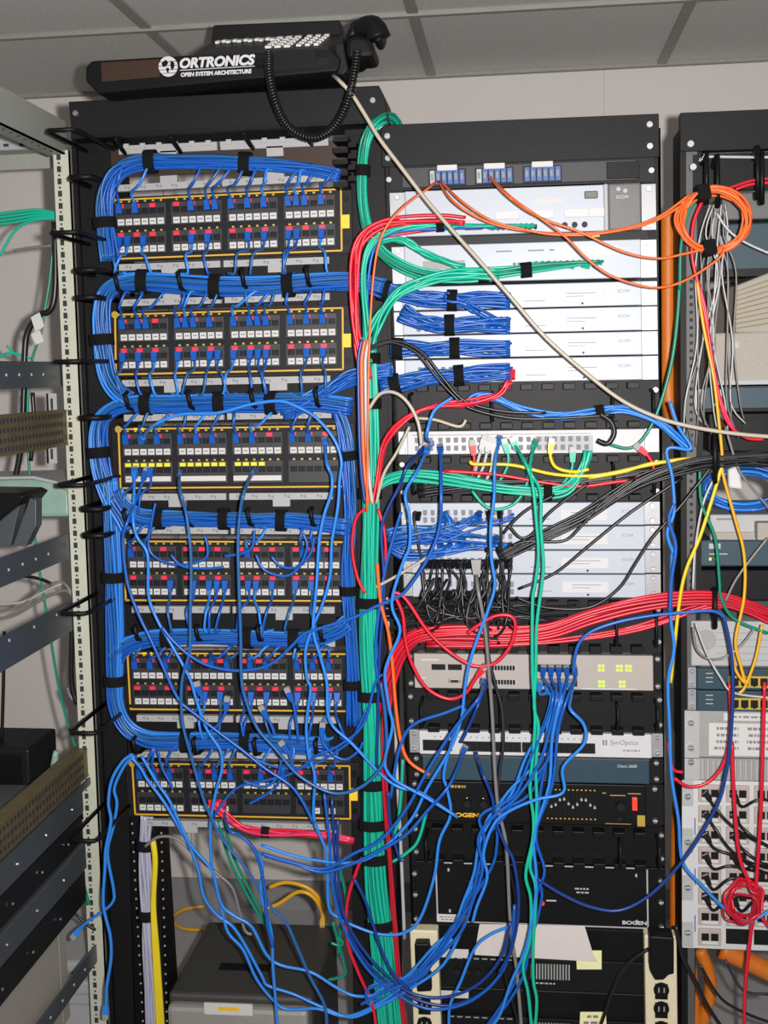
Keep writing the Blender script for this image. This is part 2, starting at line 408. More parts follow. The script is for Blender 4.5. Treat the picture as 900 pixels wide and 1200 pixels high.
# empty top bracket above panel 1
fr=Fr([(135,171),(390,160),(391,178),(136,189)],0.0)
t=thing('cable_manager','black bracket with white label strips under the rack header','cable manager',fr.base())
fr.part('back_plate','brown',t,-.03,.2,1.04,2.0,-.012,-.008);  # brown paints a reflection into the plate's colour
for hlf in(0,1):
    a,b=((.02,.475),(.49,.98))[hlf]; mb=MB(); fr.box(mb,a,.05,b,.6,-.004,.006); m=(a+b)/2; fr.box(mb,m-.035,.5,m+.04,1.15,-.004,.006); so=obj('designation_strip',mb,'strip',t)
    mb=MB()
    for q in range(6): c=a+(q+.5)*(b-a)/6; fr.box(mb,c-.012,-.05,c+.012,.28,.006,.009)
    tag(obj('clips',mb,'palegrey',so),kind='stuff')
for x,y in((147,180),(212,178),(297,174),(366,170)):
    e=W(x-12,y-18,-.10); obj('hook',MB().tube([W(x,y,.0),W(x-3,y-4,-.04),e],.004,6),'black',t,smooth=True)
for y in range(168,222,13): obj('finger',MB().box(*(W(398,y,0)+Vector((-.004,-.05,-.006))),*(W(412,y,0)+Vector((0,.0,.004)))),'black',t)
for y in range(172,222,13): obj('finger',MB().box(*(W(413,y,0)+Vector((-.004,-.03,-.006))),*(W(420,y,0)+Vector((0,.0,.004)))),'black',t)
# horizontal cable managers between the panels
for p in range(5):
    a,b=PAN[p][3],PAN[p][2]; c,d=PAN[p+1][0],PAN[p+1][1]
    fr=Fr([(a[0],a[1]+19),(b[0],b[1]+19),(d[0],d[1]-20),(c[0],c[1]-20)],0.0)
    t=thing('cable_manager','black horizontal cable manager between %s patch panels'%('the first and second','the second and third','the third and fourth','the fourth and fifth','the two lowest')[p],'cable manager',fr.base(),'cable managers in the left rack')
    fr.part('back_plate','rack',t,-.03,-.55,1.04,1.55,-.016,-.010)
    for q in range(4):
        u=.08+q*.27+(.03 if p%2 else 0); P0=fr.at(u,.9,0); P1=fr.at(u,.05,0)
        pts=[P0,P0+Vector((-.002,-.05,0)),P0+Vector((-.004,-.075,.006)),P1+Vector((-.006,-.08,-.004)),P1+Vector((-.004,-.07,0))]
        obj('hook',MB().tube(pts,.0042,6),'black',t,smooth=True)
# ================================================================== MIDDLE RACK EQUIPMENT
def device(name,label,cat,fr,depth,m,group=None,inset=(.045,.955),ear='ear',face=None,mch='grey',ear_d=.003):
    """rack unit: chassis behind, face in front, two mounting ears with screws"""
    t=thing(name,label,cat,fr.at(.5,1,0),group)
    u0,u1=inset
    fr.part('chassis',mch,t,u0+.004,.03,u1-.004,.97,-depth,0)
    fr.part('front_panel',face or m,t,u0,.012,u1,.985,0,.012,bevel=.0015)
    for a,b in((0,u0-.002),(u1+.002,1)):
        e=fr.part('mounting_ear',ear,t,a,.02,b,.98,-.002,ear_d)
        for v in((.18,.82) if fr.h<.06 else (.12,.88)): inst('screw',screwm,fr.at((a+b)/2,v,ear_d),e)
    return t
def portrow(fr,t,u0,u1,v,n,w,h,m='socket',d=.012,name='port_row',frame=None):
    if frame: fr.part('port_frame',frame,t,u0-.006,v-h*.75,u1+.006,v+h*.75,d,d+.0015); d+=.0015
    mb=MB()
    for i in range(n):
        c=u0+(i+.5)*(u1-u0)/n; fr.box(mb,c-w/2,v-h/2,c+w/2,v+h/2,d,d+.0012); fr.box(mb,c-w/5,v+h/2,c+w/5,v+h*.62,d,d+.0012)
    return tag(obj(name,mb,m,t),kind='stuff')
# blank plate at the top
fr=RF(140,190); fr.c; t=thing('blank_panel','plain black blanking plate at the top of the middle rack','blank panel',fr.base())
fr.part('plate','rack2',t,-.025,0,1.015,1,-.008,.004,bevel=.001)
for u,v in((0,.28),(0,.8),(.98,.25),(.98,.75)): inst('screw',screwm,fr.at(u,v,.004),t,scale=1.2)
# fibre panel
fr=RF(190,218); t=thing('fibre_patch_bay','charcoal fibre patch panel with three groups of blue adapters','patch panel',fr.base())
fr.part('tray','dark',t,.0,0,.995,1,-.12,.0); fr.part('front_door','mod',t,.05,.08,.93,.92,0,.006,bevel=.001)
for u in(0.0,.985): inst('screw',screwm,fr.at(u,.55,.002),t,scale=1.1)
fr.part('latch_cover','rack2',t,.82,.16,.94,.86,.006,.01,bevel=.001); fr.part('keyhole','black',t,.905,.3,.925,.65,.01,.012)
for g,(x0,x1) in enumerate(((505,547),(560,603),(616,659))):
    u0,u1=[(x-xl(204))/(xr(204)-xl(204)) for x in(x0,x1)]
    ad=fr.part('adapter_plate','dark',t,u0-.005,.2,u1+.003,.92,.006,.009)
    for k in range(6):
        a=u0+k*(u1-u0)/6; 
        fr.part('adapter',('palegrey' if (g<2 and k<(2-g if g==1 else 1)) else 'blue_port'),ad,a+.002,.28,a+(u1-u0)/6-.003,.86,.009,.016)
        fr.part('shutter','inkpale',ad,a+.005,.42,a+(u1-u0)/6-.008,.68,.016,.0168)
    fr.part('label_card','label',t,u0+.03,.04,u1-.03,.28,.009,.0115)
# modular hub with the grey end cap
fr=RF(220,275); t=device('network_hub','white hub with dark grey curved end cap below the fibre panel','network hub',fr,.25,'switch',inset=(.06,.945))
fr.part('end_cap','switchgrey',t,.82,.0,.945,1,0,.02,bevel=.004); fr.part('end_trim','palegrey',t,.805,.0,.825,1,0,.017,bevel=.003)
text('3COM',fr,.85,.3,.0205,.008,'white',t)
for a,b,c in((.86,.1,.012),(.885,.14,.01)): obj('logo_ring',MB().cyl(fr.at(a,b+.03,.02),(0,-1,0),.004,.0008,10),'palegrey',t)
for u in(.27,.4,.53,.66,.75): fr.part('module_slot','white',t,u,.5,u+.09,.68,.012,.0155,bevel=.0006)
fr.part('label_card','label',t,.55,.28,.66,.38,.012,.013); fr.part('serial_port','switchgrey',t,.735,.14,.785,.3,.012,.017,bevel=.002)
for i in range(3): obj('jack',MB().cyl(fr.at(.66+i*.037,.84,.012),(0,-1,0),.0055,.003,10),'dark',t)
portrow(fr,t,.38,.56,.85,9,.013,.1)
# bars between
fr=RF(275,285); t=thing('spacer_panel','thin dark blanking strip below the hub with grey end cap','blank panel',fr.base()); fr.part('plate','dark',t,.04,0,.97,1,-.01,.002); fr.part('tag','yelicon',t,.76,.2,.79,.5,.002,.003)
# big switch
fr=RF(284.5,330); t=device('network_switch','tall white switch with a row of teal cables and a dark expansion slot','network switch',fr,.3,'switch',inset=(.05,.94))
portrow(fr,t,.46,.80,.58,20,.011,.12,'ink'); fr.part('expansion_slot','grey',t,.12,.42,.28,.64,.012,.0135); fr.part('display_panel','white',t,.62,.15,.86,.4,.012,.0125)
for u in(.4,.52,.6): fr.part('print_line','inkpale',t,u,.2,u+.06,.24,.012,.0123)
# 1U switches
SW=[]
def sw1u(y0,y1,label,grp):
    fr=RF(y0,y1); t=device('network_switch',label,'network switch',fr,.28,'switch',group=grp,inset=(.035,.94)); SW.append(fr)
    portrow(fr,t,.08,.44,.42,12,.016,.22,'ink'); portrow(fr,t,.08,.44,.74,12,.016,.22,'ink')
    fr.part('display_panel','white',t,.62,.3,.80,.78,.012,.0132,bevel=.0005)
    mb=MB(); fr.box(mb,.66,.42,.77,.45,.0132,.0136); fr.box(mb,.66,.55,.73,.575,.0132,.0136); fr.box(mb,.5,.7,.58,.73,.012,.0124); obj('print_lines',mb,'inkpale',t)
    obj('button',MB().cyl(fr.at(.72,.86,.012),(0,-1,0),.0022,.0015,8),'dark',t)
    text('3COM',fr,.85,.4,.0123,.008,'inkpale',t)
od=['topmost','second','third','lowest']
for i,(a,b) in enumerate(((333,361.5),(362.3,390.3),(391,418.5),(419.5,447.5))): sw1u(a,b,od[i]+' of the four slim white switches with blue cables on the left','slim white switches')
def mgr(y0,y1,label,m='rack2'):
    fr=RF(y0,y1); t=thing('cable_manager',label,'cable manager',fr.base(),'cable managers in the middle rack')
    fr.part('back_plate',m,t,.0,0,1.0,1,-.006,.001)
    for row in(0,1):
        for k in range(11):
            u=.08+k*.08; v0,v1=((.03,.16),(.84,.97))[row]
            fr.part('finger','black',t,u,v0,u+.045,v1,.001,.03,bevel=.001); 
    for u in(.06,.37,.82,.97):
        mb=MB().tube([fr.at(u,.2,0),fr.at(u,.22,.05),fr.at(u,.26,.056),fr.at(u,.74,.056),fr.at(u,.78,.05),fr.at(u,.8,0)],.003,6); obj('ring',mb,'rack',t,smooth=True)
    for u in(.01,.99):
        for v in(.2,.8): inst('screw',screwm,fr.at(u,v,.001),t)
    return t
mgr(448,503,'grey-black cable manager under the four upper slim switches')
# 24-port white panel
fr=RF(503.5,531.5); t=device('patch_bay','white port panel with red, yellow and teal plugs between two cable managers','patch panel',fr,.06,'white',inset=(.035,.945))
for g,(a,b) in enumerate(((.06,.14),(.15,.33),(.34,.52),(.53,.74))):
    for r_ in(0,1): portrow(fr,t,a,b,.38+r_*.34,max(3,int((b-a)*36)),.017,.2,'ink')
    fr.part('bezel','palegrey',t,a-.004,.14,b+.004,.2,.012,.014)
fr.part('grey_ports','palegrey',t,.53,.25,.75,.9,.008,.0125)
mgr(532,587,'black cable manager below the white port panel with teal cables')
for i,(a,b) in enumerate(((588,615),(615.8,643.3),(644,671),(671.8,699))): sw1u(a,b,od[i]+' of the four white switches wired with black cables','white switches with black cables')
mgr(700,763,'black cable manager carrying the thick red cable bundle')
# beige hub
fr=RF(765,806.5,a=None); t=device('network_hub','beige hub with lit green lights and blue plugs at its right','network hub',fr,.25,'hubbeige',inset=(.03,.965),ear='rack')
for u in(.10,.165):
    fr.part('bay','dark',t,u,.3,u+.055,.46,.012,.0135); fr.part('bay_slot','socket',t,u+.006,.34,u+.05,.42,.0135,.0145)
sp=fr.part('serial_port','silver',t,.165,.70,.215,.82,.012,.016,bevel=.002); fr.part('serial_core','dark',sp,.175,.73,.205,.79,.016,.0175)
for v in(.38,.78): portrow(fr,t,.325,.43,v,9,.009,.12,'socket',frame='palegrey'); portrow(fr,t,.515,.665,v,8,.015,.14,'bluedark' if False else 'socket',frame='dark')
for c,v in((.765,.36),(.765,.8),(.835,.36),(.845,.8),(.87,.36)):
    mb=MB()
    for a in(-.012,.002):
        for b in(-.09,.02): fr.box(mb,c+a,v+b,c+a+.01,v+b+.07,.012,.0132)
    fr.part('light_cluster','ledgreen',t,c-.012,v-.09,c+.012,v+.09,.0115,.0125) if False else obj('light_cluster',mb,'ledgreen',t)
fr.part('print_line','white',t,.06,.16,.13,.2,.012,.0123); fr.part('print_line','white',t,.69,.93,.9,.96,.012,.0123); fr.part('print_line','white',t,.055,.68,.075,.71,.012,.0123)
mgr(808,856,'dark cable manager between the beige hub and the white port strip','rack')
# white port strip
fr=RF(856,884); t=device('port_strip','slim white port strip with dark lettering below the beige hub','network hub',fr,.2,'white',inset=(.04,.955))
portrow(fr,t,.06,.165,.6,5,.018,.3,frame='dark'); portrow(fr,t,.22,.44,.62,9,.018,.28,frame='dark'); portrow(fr,t,.455,.73,.62,12,.018,.28,frame='dark')
mb=MB()
for i in range(26): fr.box(mb,.1+i*.024,.22,.106+i*.024,.27,.012,.0123); 
tag(obj('print_marks',mb,'ink',t),kind='stuff')
text('SynOptics',fr,.792,.36,.0125,.013,'ink',t,shear=.15); marks(fr,.84,.6,.91,.76,1,.012,'inkpale',t,.012)
for u in(.765,.776): fr.part('logo_bar','ink',t,u,.26,u+.007,.48,.012,.0124)
# dark teal router
fr=RF(885,914); t=device('network_router','dark teal router under the white port strip','router',fr,.25,'teal',inset=(.05,.945),ear='rack')
text('Cisco 2600',fr,.82,.28,.0125,.008,'white',t,shear=.2); fr.part('red_plug','redswitch',t,.068,.35,.082,.7,.012,.02) if False else None
fr.part('top_lip','shelfgrey',t,.05,-.02,.945,.05,.0,.013)
# amplifier with knobs
fr=RF(914.5,963); t=device('amplifier','black amplifier with gold lettering, knobs and a red rocker switch','amplifier',fr,.25,'black',inset=(.03,.93),ear='rack')
text('BOGEN',fr,.155,.82,.0125,.011,'ledorange',t,bold=.0004,sx=1.5); marks(fr,.16,.06,.22,.2,1,.012,'gold',t,.012)
for u in(.155,.225,.29,.36,.42): 
    kn=obj('knob',MB().cyl(fr.at(u,.5,.012),(0,-1,0),.0085,.012,12,.007),'dark',t); fr.part('knob_mark','label',kn,u-.003,.34,u+.003,.36,.024,.0246)
kn=obj('knob',MB().cyl(fr.at(.83,.48,.012),(0,-1,0),.0095,.013,12,.008),'dark',t); obj('knob',MB().cyl(fr.at(.825,.78,.012),(0,-1,0),.005,.008,10),'dark',t)
fr.part('rocker_switch','redswitch',t,.875,.28,.895,.58,.012,.02,bevel=.001); fr.part('badge','gold',t,.895,.72,.925,.98,.012,.013)
for k in range(12):
    u=.49+k*.017+.05; sl_=fr.part('slider','socket',t,u,.22,u+.004,.78,.012,.0125); fr.part('slider_cap','palegrey',sl_,u-.002,.42+.1*math.sin(k*1.3),u+.006,.47+.1*math.sin(k*1.3),.0125,.018)
mb=MB()
for k in range(12): fr.box(mb,.54+k*.017,.14,.547+k*.017,.17,.012,.0123); fr.box(mb,.54+k*.017,.83,.547+k*.017,.86,.012,.0123)
fr.box(mb,.76,.2,.775,.22,.012,.0123); fr.box(mb,.79,.25,.85,.27,.012,.0123); fr.box(mb,.77,.93,.87,.945,.012,.0123); fr.box(mb,.86,.2,.91,.22,.012,.0123)
tag(obj('print_marks',mb,'gold',t),kind='stuff')
mgr(965,1010,'black cable manager between the amplifier and the white-bordered plate','black')
# black plate with the white border line
fr=RF(1012,1083); t=thing('speaker_panel','black equipment plate with a thin white border line and small label','control panel',fr.base())
fr.part('plate','black',t,.0,0,1,1.04,-.03,.004,bevel=.001)
a,b=.085,.935
for q in((a,.0,b,.02),(a,.97,b,.99),(a,0,a+.006,.99),(b-.006,0,b,.99)): fr.part('border_line','palegrey',t,*q,.004,.0048)
text('BOGEN',fr,.83,.9,.0048,.010,'white',t,bold=.0003,sx=1.4); marks(fr,.64,.34,.70,.46,2,.004,'palegrey',t,.012)
fr.part('label_card','label',t,a,.86,.21,.985,.0045,.0055); marks(fr,.095,.885,.2,.965,2,.0055,'ink',t,.012)
obj('red_lamp',MB().cyl(fr.at(.515,.62,.004),(0,-1,0),.004,.005,8),'redswitch',t); fr.part('print_line','white',t,.53,.57,.57,.59,.004,.0046); fr.part('print_line','white',t,.22,.3,.26,.32,.004,.0046)
for u in(.0,.985):
    for v in(.2,.55,.95): inst('screw',screwm,fr.at(u,v,.004),t)
for u,v in((.135,.1),(.135,.78),(.885,.1),(.885,.85)): fr.part('slot_mark','palegrey',t,u,v,u+.008,v+.05,.004,.0046)
# lower black amplifiers
for i,(y0,y1,l) in enumerate(((1086,1158,'black amplifier holding a sheet of paper, above another amplifier'),(1160,1222,'lowest black amplifier with a folded yellow note'))):
    fr=RF(y0,y1,a=512,b=757,Y=.02); t=thing('amplifier',l,'amplifier',fr.base())
    fr.part('chassis','black',t,0,0,1,1,-.25,0,bevel=.002); fr.part('lower_panel','rack',t,.0,.48,1,.98,0,.01,bevel=.001)
    mb=MB()
    for k in range(14): fr.box(mb,.45+k*.014,.55,.457+k*.014,.8,.01,.0105)
    for k in range(8): fr.box(mb,.06+k*.04,.5,.085+k*.04,.52,.01,.0104)
    tag(obj('slider_marks',mb,'grey',t),kind='stuff')
    for k in range(5): obj('knob',MB().cyl(fr.at(.1+k*.05,.7,.01),(0,-1,0),.006,.009,10),'dark',t)
    fr.part('label_card','label',t,.02,.36 if i==0 else .02,.155,.5 if i==0 else .15,.0105,.0115)
    marks(fr,.47,.84,.57,.89,1,.01,'palegrey',t,.016)
mb=MB().poly([(562,1083),(685,1085),(696,1121),(700,1127),(556,1119)],-.012,-.0105); tag(obj('paper_sheet',mb,'paper'),'sheet of pinkish white paper lying against the black amplifier','paper')
tag(obj('sticky_note',MB().poly([(675,1114),(705,1114),(705,1136),(676,1136)],-.004,-.003),'sticky'),'blank yellow sticky note at the corner of the paper sheet','sticky note')
t=tag(obj('sticky_note',MB().poly([(680,1186),(710,1186),(711,1206),(679,1206)],-.014,-.013),'sticky'),'handwritten yellow sticky note at the bottom edge','sticky note')
marks(Fr([(680,1186),(710,1186),(711,1206),(679,1206)],-.014),.12,.08,.7,.8,2,.0,'ink',t,.2)
# power strips
def pstrip(px,label,ys):
    t=thing('power_strip',label,'power strip',(W(px[0],1190,-.02).x,-.02,0))
    a=[W(px[0],px[2],-.03),W(px[1],px[2]+1,-.03)]; zb=.12
    q=[a[0],a[1],Vector((a[1].x+.006,-.03,zb)),Vector((a[0].x+.006,-.03,zb))]
    obj('housing',MB().quad8(q,[Vector((p.x,.0,p.z)) for p in q]),'cream',t,bevel=.003)
    for y in ys:
        c=W((px[0]+px[1])/2+1,y,-.031); mb=MB().cyl(c+Vector((0,.001,0)),(0,-1,0),.015,.003,16); mb.box(c.x-.012,-.034,c.z-.018,c.x+.012,-.03,c.z+.012); o=obj('outlet',mb,'black',t)
        for s in(-1,1): obj('outlet_slot',MB().box(c.x+s*.005-.0012,-.0348,c.z-.004,c.x+s*.005+.0012,-.0338,c.z+.006),'grey',o)
    return t
t=pstrip((480,513,1090),'cream power strip with black plugs behind the drooping blue cables',(1112,1150,1178,1200))
obj('plug',MB().poly([(486,1106),(503,1106),(505,1135),(497,1140),(487,1135)],-.06,-.035),'black',t,bevel=.003); obj('plug',MB().poly([(487,1140),(505,1142),(506,1162),(489,1163)],-.055,-.035),'black',t,bevel=.003)
t=pstrip((755,793,1096),'cream power strip with a large black adapter plugged in',(1160,1182,1205))
obj('power_adapter',MB().poly([(762,1097),(790,1099),(790,1142),(784,1143),(778,1149),(768,1149),(762,1138)],-.075,-.033),'black',t,bevel=.003)
# ================================================================== RIGHT RACK EQUIPMENT
def TF(y0,y1,a,b=1095,Y=0.0): return RF(y0,y1,a=a,b=b,Y=Y,xc=850)
def box3(name,label,cat,fr,depth,m,lip=None):
    t=thing(name,label,cat,fr.base()); fr.part('chassis',m,t,0,0,1,1,-depth,0,bevel=.003); return t
fr=TF(180,222,812); t=thing('cable_manager','black ring manager holding the orange fibre coil','cable manager',fr.base()); fr.part('back_plate','rack',t,0,0,1,1,-.03,.0)
for x,y,h in((828,178,60),(841,182,60),(888,172,60),(893,178,60)):
    a=W(x,y,-.09); b=W(x,y+h,-.09); obj('ring',MB().tube([W(x-6,y+14,0),W(x-3,y+6,-.05),a,a.lerp(b,.5),b,W(x-2,y+h,0)],.0045,6),'black',t,smooth=True)
cable([(820,189),(826,184),(860,184),(905,184),(960,180)],'c_whitec',.0025,-.03,label='thin white cable across the top of the right rack')
t=box3('tape_drive','dark grey rounded box behind the orange coil','device',TF(226,258,846,Y=.05),.2,'switchgrey')
fr=TF(262,319,830,Y=.04); t=box3('network_router','dark teal router behind the orange fibre coil','router',fr,.25,'teal'); fr.part('lip','dark',t,0,.94,1,1.1,-.02,.008); fr.part('label_card','palegrey',t,.02,.25,.1,.5,0,.002)
# slanted beige-brown monitor
a=[W(x,y,.02) for x,y in((862,335),(905,318),(1010,312),(1010,392),(862,390))]; t=thing('monitor','brown-grey monitor housing on a shelf in the right rack','monitor',a[3])
obj('housing',MB().quad8(a,[p+Vector((-.03,.22,0)) for p in a]),'beige',t,bevel=.004)
mb=MB()
for k in range(9): mb.poly([(862,341+k*5.4),(905,326+k*6.4),(905,327.5+k*6.4),(862,342.5+k*5.4)],.0165,.02)
tag(obj('vent_slots',mb,'brass',t),kind='stuff')
fr=TF(390,451,838,Y=.02); t=box3('disk_unit','beige unit with rows of vent slots in the right rack','device',fr,.25,'beige')
mb=MB()
for r_ in range(2):
    for k in range(22): fr.box(mb,.04+k*.04,.46+r_*.12,.065+k*.04,.51+r_*.12,0,.0015)
for k in range(3): fr.box(mb,.14+k*.05,.1,.17+k*.05,.16,0,.0015)
tag(obj('vent_slots',mb,'grey',t),kind='stuff'); fr.part('power_button','silver',t,.08,.18,.11,.3,0,.004); fr.part('front_lip','palegrey',t,0,.92,1,1,0,.006)
fr=TF(453,481,818,Y=.005); t=box3('network_router','dark teal unit with a white sticker below the beige vented unit','router',fr,.25,'teal')
fr.part('sticker','label',t,.07,.12,.11,.4,0,.0015); fr.part('light','ledgreen',t,.07,.7,.078,.8,0,.002); fr.part('lip','black',t,0,.9,1,1.05,0,.006); fr.part('end_plate','ear',t,-.01,.1,.025,.95,0,.003)
fr=TF(484,530,830,Y=.03); t=box3('black_unit','black unit with square sockets above the black cable bundle','device',fr,.2,'black')
for k in range(3): fr.part('socket','rack2',t,.15+k*.25,.2,.24+k*.25,.6,0,.004)
fr=TF(603,632,832,Y=.01); t=box3('small_unit','small beige unit under the coiled blue cables','device',fr,.25,'palegrey'); fr.part('print_line','ink',t,.03,.15,.1,.22,0,.001); fr.part('front_lip','beige',t,0,.7,1,1,0,.006); fr.part('connector','beige',t,.2,.25,.28,.95,.0,.03,bevel=.002)
fr=TF(633,664,820,Y=.005); t=box3('network_router','dark teal router with two small lights above the red cable bundle','router',fr,.25,'teal')
fr.part('badge','palegrey',t,.04,.12,.09,.32,0,.0015); fr.part('print_line','palegrey',t,.04,.5,.12,.54,0,.001)
for k in range(2): fr.part('light','ledgreen',t,.04+k*.03,.66,.05+k*.03,.76,0,.002)
fr=TF(668,704,818,Y=.02); t=box3('black_unit','black unit partly hidden by the red cable bundle','device',fr,.2,'rack')
fr=TF(728,781,810,Y=.0); t=box3('server_unit','pale grey unit with fine horizontal grooves in the right rack','device',fr,.3,'palegrey')
for k in range(5): fr.part('groove','grey',t,.1,.25+k*.15,1,.265+k*.15,0,.0012)
obj('oval_badge',MB().cyl(fr.at(.06,.42,0),(0,-1,0),.02,.0015,20),'grey',t)
for i,(a,b) in enumerate(((782,806.5),(807.5,832))):
    fr=TF(a,b,806); t=device('network_router',('upper','lower')[i]+' of two slim teal routers with yellow-framed ports','router',fr,.25,'teal',inset=(.035,.965)); 
    portrow(fr,t,.17,.8,.6,16,.03,.36,frame='gold')
    for k in range(3): fr.part('light','palegrey',t,.07,.2+k*.2,.1,.24+k*.2,.012,.013)
fr=TF(833,888,802); t=thing('server_unit','grey unit with white paper labels below the teal routers','device',fr.base()); fr.part('chassis','grey',t,0,0,1,1,-.25,0,bevel=.002); fr.part('side_bezel','palegrey',t,0,0,.06,1,0,.004)
fr.part('title_card','label',t,.16,.04,.36,.2,0,.0015); marks(fr,.19,.07,.33,.17,1,.0015,'ink',t,.02)
cd_=fr.part('label_card','label',t,.1,.26,.5,.95,0,.0012)
marks(fr,.12,.3,.22,.86,4,.0012,'ink',cd_,.012); marks(fr,.25,.3,.36,.86,4,.0012,'ink',cd_,.012)
for v in(.25,.78): inst('screw',screwm,fr.at(.025,v,.004),t,scale=1.3)
fr=TF(889,914,802); t=thing('vent_panel','grey vertically ribbed vent above the white jack panel','vent panel',fr.base()); fr.part('plate','grey',t,0,0,1,1,-.02,0); fr.part('side_bezel','palegrey',t,0,0,.06,1,0,.004)
for k in range(34): fr.part('rib','palegrey' if k%2==0 else 'grey',t,.07+k*.011,.05,.076+k*.011,.95,0,.003)
inst('screw',screwm,fr.at(.025,.15,.004),t,scale=1.3)
fr=TF(915,1112,799); t=thing('jack_panel','large white wall-jack panel with pinkish double outlets in the right rack','patch panel',fr.base()); fr.part('plate','white',t,0,0,1,1,-.02,.002,bevel=.001)
for k in range(4): 
    e=fr.part('mounting_tab','palegrey',t,0,.0+k*.28,.045,.15+k*.28,.002,.004,bevel=.001); inst('screw',screwm,fr.at(.022,.09+k*.27,.004),e,scale=1.3)
for c in range(8):
    for r_ in range(8):
        u=.065+c*.112; v=.02+r_*.122
        if r_==7 and c>0: fr.part('open_slot','socket',t,u,v,u+.095,v+.09,.002,.003); continue
        o=fr.part('outlet','pink',t,u,v,u+.092,v+.1,.002,.008,bevel=.0015)
        for s in(0,1): fr.part('socket','socket',o,u+.012+s*.038,v+.025,u+.042+s*.038,v+.068,.008,.0088)
        fr.part('label_tab','label',o,u+.015,v+.072,u+.078,v+.088,.008,.009)
for v in(.27,.57,.85): fr.part('blue_print','blue_port',t,.0505,v-.05,.0545,v+.05,.002,.0024)
for i,(x,w) in enumerate(((777,14),)):
    tag(obj('orange_duct',MB().tube(spline([W(783,250,.12),W(783,300,.12),W(783,400,.12),W(784,470,.12),W(800,540,.12),W(812,680,.12),W(808,850,.12),W(796,950,.12),W(793,1150,.12),W(795,1330,.12)]),.015,10),'orangeduct',smooth=True),'orange corrugated duct running down between the middle and right racks','duct')
for i,(pts,r,l) in enumerate((([(808,1118),(812,1150),(815,1200),(812,1250)],.011,'straight orange duct below the white jack panel'),([(820,1112),(833,1150),(826,1190),(815,1230)],.013,'bent orange duct behind the black leads, lower right'),([(845,1112),(880,1128),(930,1150),(990,1160)],.02,'thick orange duct running off the right edge'))):
    tag(obj('orange_duct',MB().tube(spline([P3(p,.1) for p in pts]),r,10),'orangeduct',smooth=True),l,'duct')
# ================================================================== TELEPHONE ON THE RACK
f1=Fr([(101,73),(395,57),(397,87),(108,105)],-.10)
t=thing('telephone','black desk telephone console with white lettering on top of the left rack','telephone',W(250,108,-.05))
a=[W(x,y,-.10) for x,y in((107,71),(386,55),(399,68),(396,83),(115,110),(100,95),(100,78))]
obj('front_case','x' and MB().quad8(a,[p+Vector((0,.16,-.0)) for p in a]),'black',t,bevel=.004)
obj('reflection_patch',MB().poly([(118,73),(186,69),(187,90),(119,96)],-.1015,-.1),'brown',t,bevel=.001)  # brown sheet paints a reflection on the black case front
obj('dark_panel',MB().poly([(316,61),(370,58),(371,80),(317,83)],-.1015,-.1),'socket',t)
# sloping key deck
q=[W(x,y,Y) for x,y,Y in((228,63,-.10),(385,55,-.10),(402,40,.02),(250,48,.02))]
obj('key_deck',MB().quad8(q,[p-Vector((0,0,.03)) for p in q]),'dark',t)
def dk(u,v,h=0): return (q[0]*(1-u)+q[1]*u)*(1-v)+(q[3]*(1-u)+q[2]*u)*v+Vector((0,-.0005,h))
def key(u,v,w,hh):
    b=[dk(u,v,.001),dk(u+w,v,.001),dk(u+w,v+hh,.001),dk(u,v+hh,.001)]
    return obj('key',MB().quad8([p+Vector((0,-.001,.004)) for p in b],b),'label',t)
for k in range(11): key(.06+k*.042,.68+.06*(k%2),.03,.10)
for r_ in range(5):
    for k in range(3): key(.52+k*.07-.02*r_*0,.08+r_*.17,.045,.09)
    for k in range(3): key(.75+k*.065,.1+r_*.17,.035,.08)
bk=[W(x,y,.03) for x,y in((250,29),(398,23),(402,43),(247,50))]; obj('rear_hood',MB().quad8(bk,[p+Vector((0,.05,0)) for p in bk]),'rack',t,bevel=.003)
# lettering and globe emblem
text('ORTRONICS',f1,.372,.27,.003,.0228,'white',t,bold=.0011,shear=.22,sx=1.05)
text('OPEN SYSTEM ARCHITECTURE',f1,.372,.68,.003,.0093,'white',t,bold=.0005,shear=.1,sx=1.0)
f1.part('rule_line','white',t,.372,.49,.672,.515,.001,.003)
def disc(c,r,m,n,par,y=.002,N=20): return obj(n,MB().cyl(c,(0,-1,0),r,y,N),m,par)
gc=f1.at(.327,.33,.0); g=disc(gc,.0175,'white','globe_emblem',t)
for pts in(((-.012,.006),(-.004,.012),(.001,.007),(-.003,.001),(-.009,-.001)),((-.004,-.002),(.002,-.003),(.000,-.012),(-.003,-.009)),((.005,.010),(.012,.006),(.011,-.003),(.006,-.007),(.004,.002))):
    a=[gc+Vector((x,-.0024,z)) for x,z in pts]; obj('globe_land',MB().quad8(a,[p+Vector((0,.001,0)) for p in a]),'black',g)
for dz in(-.012,-.006,.001,.008): obj('globe_line',MB().box(gc.x-.017,gc.y-.0026,gc.z+dz,gc.x+.017,gc.y-.0018,gc.z+dz+.0008),'black',g)
# handset standing in the cradle
obj('cradle',MB().poly([(392,52),(402,48),(408,80),(402,88),(394,86)],-.09,.0),'dark',t,bevel=.003)
hs=thing('handset','black telephone handset tilted in its cradle','handset',W(420,90,-.09))
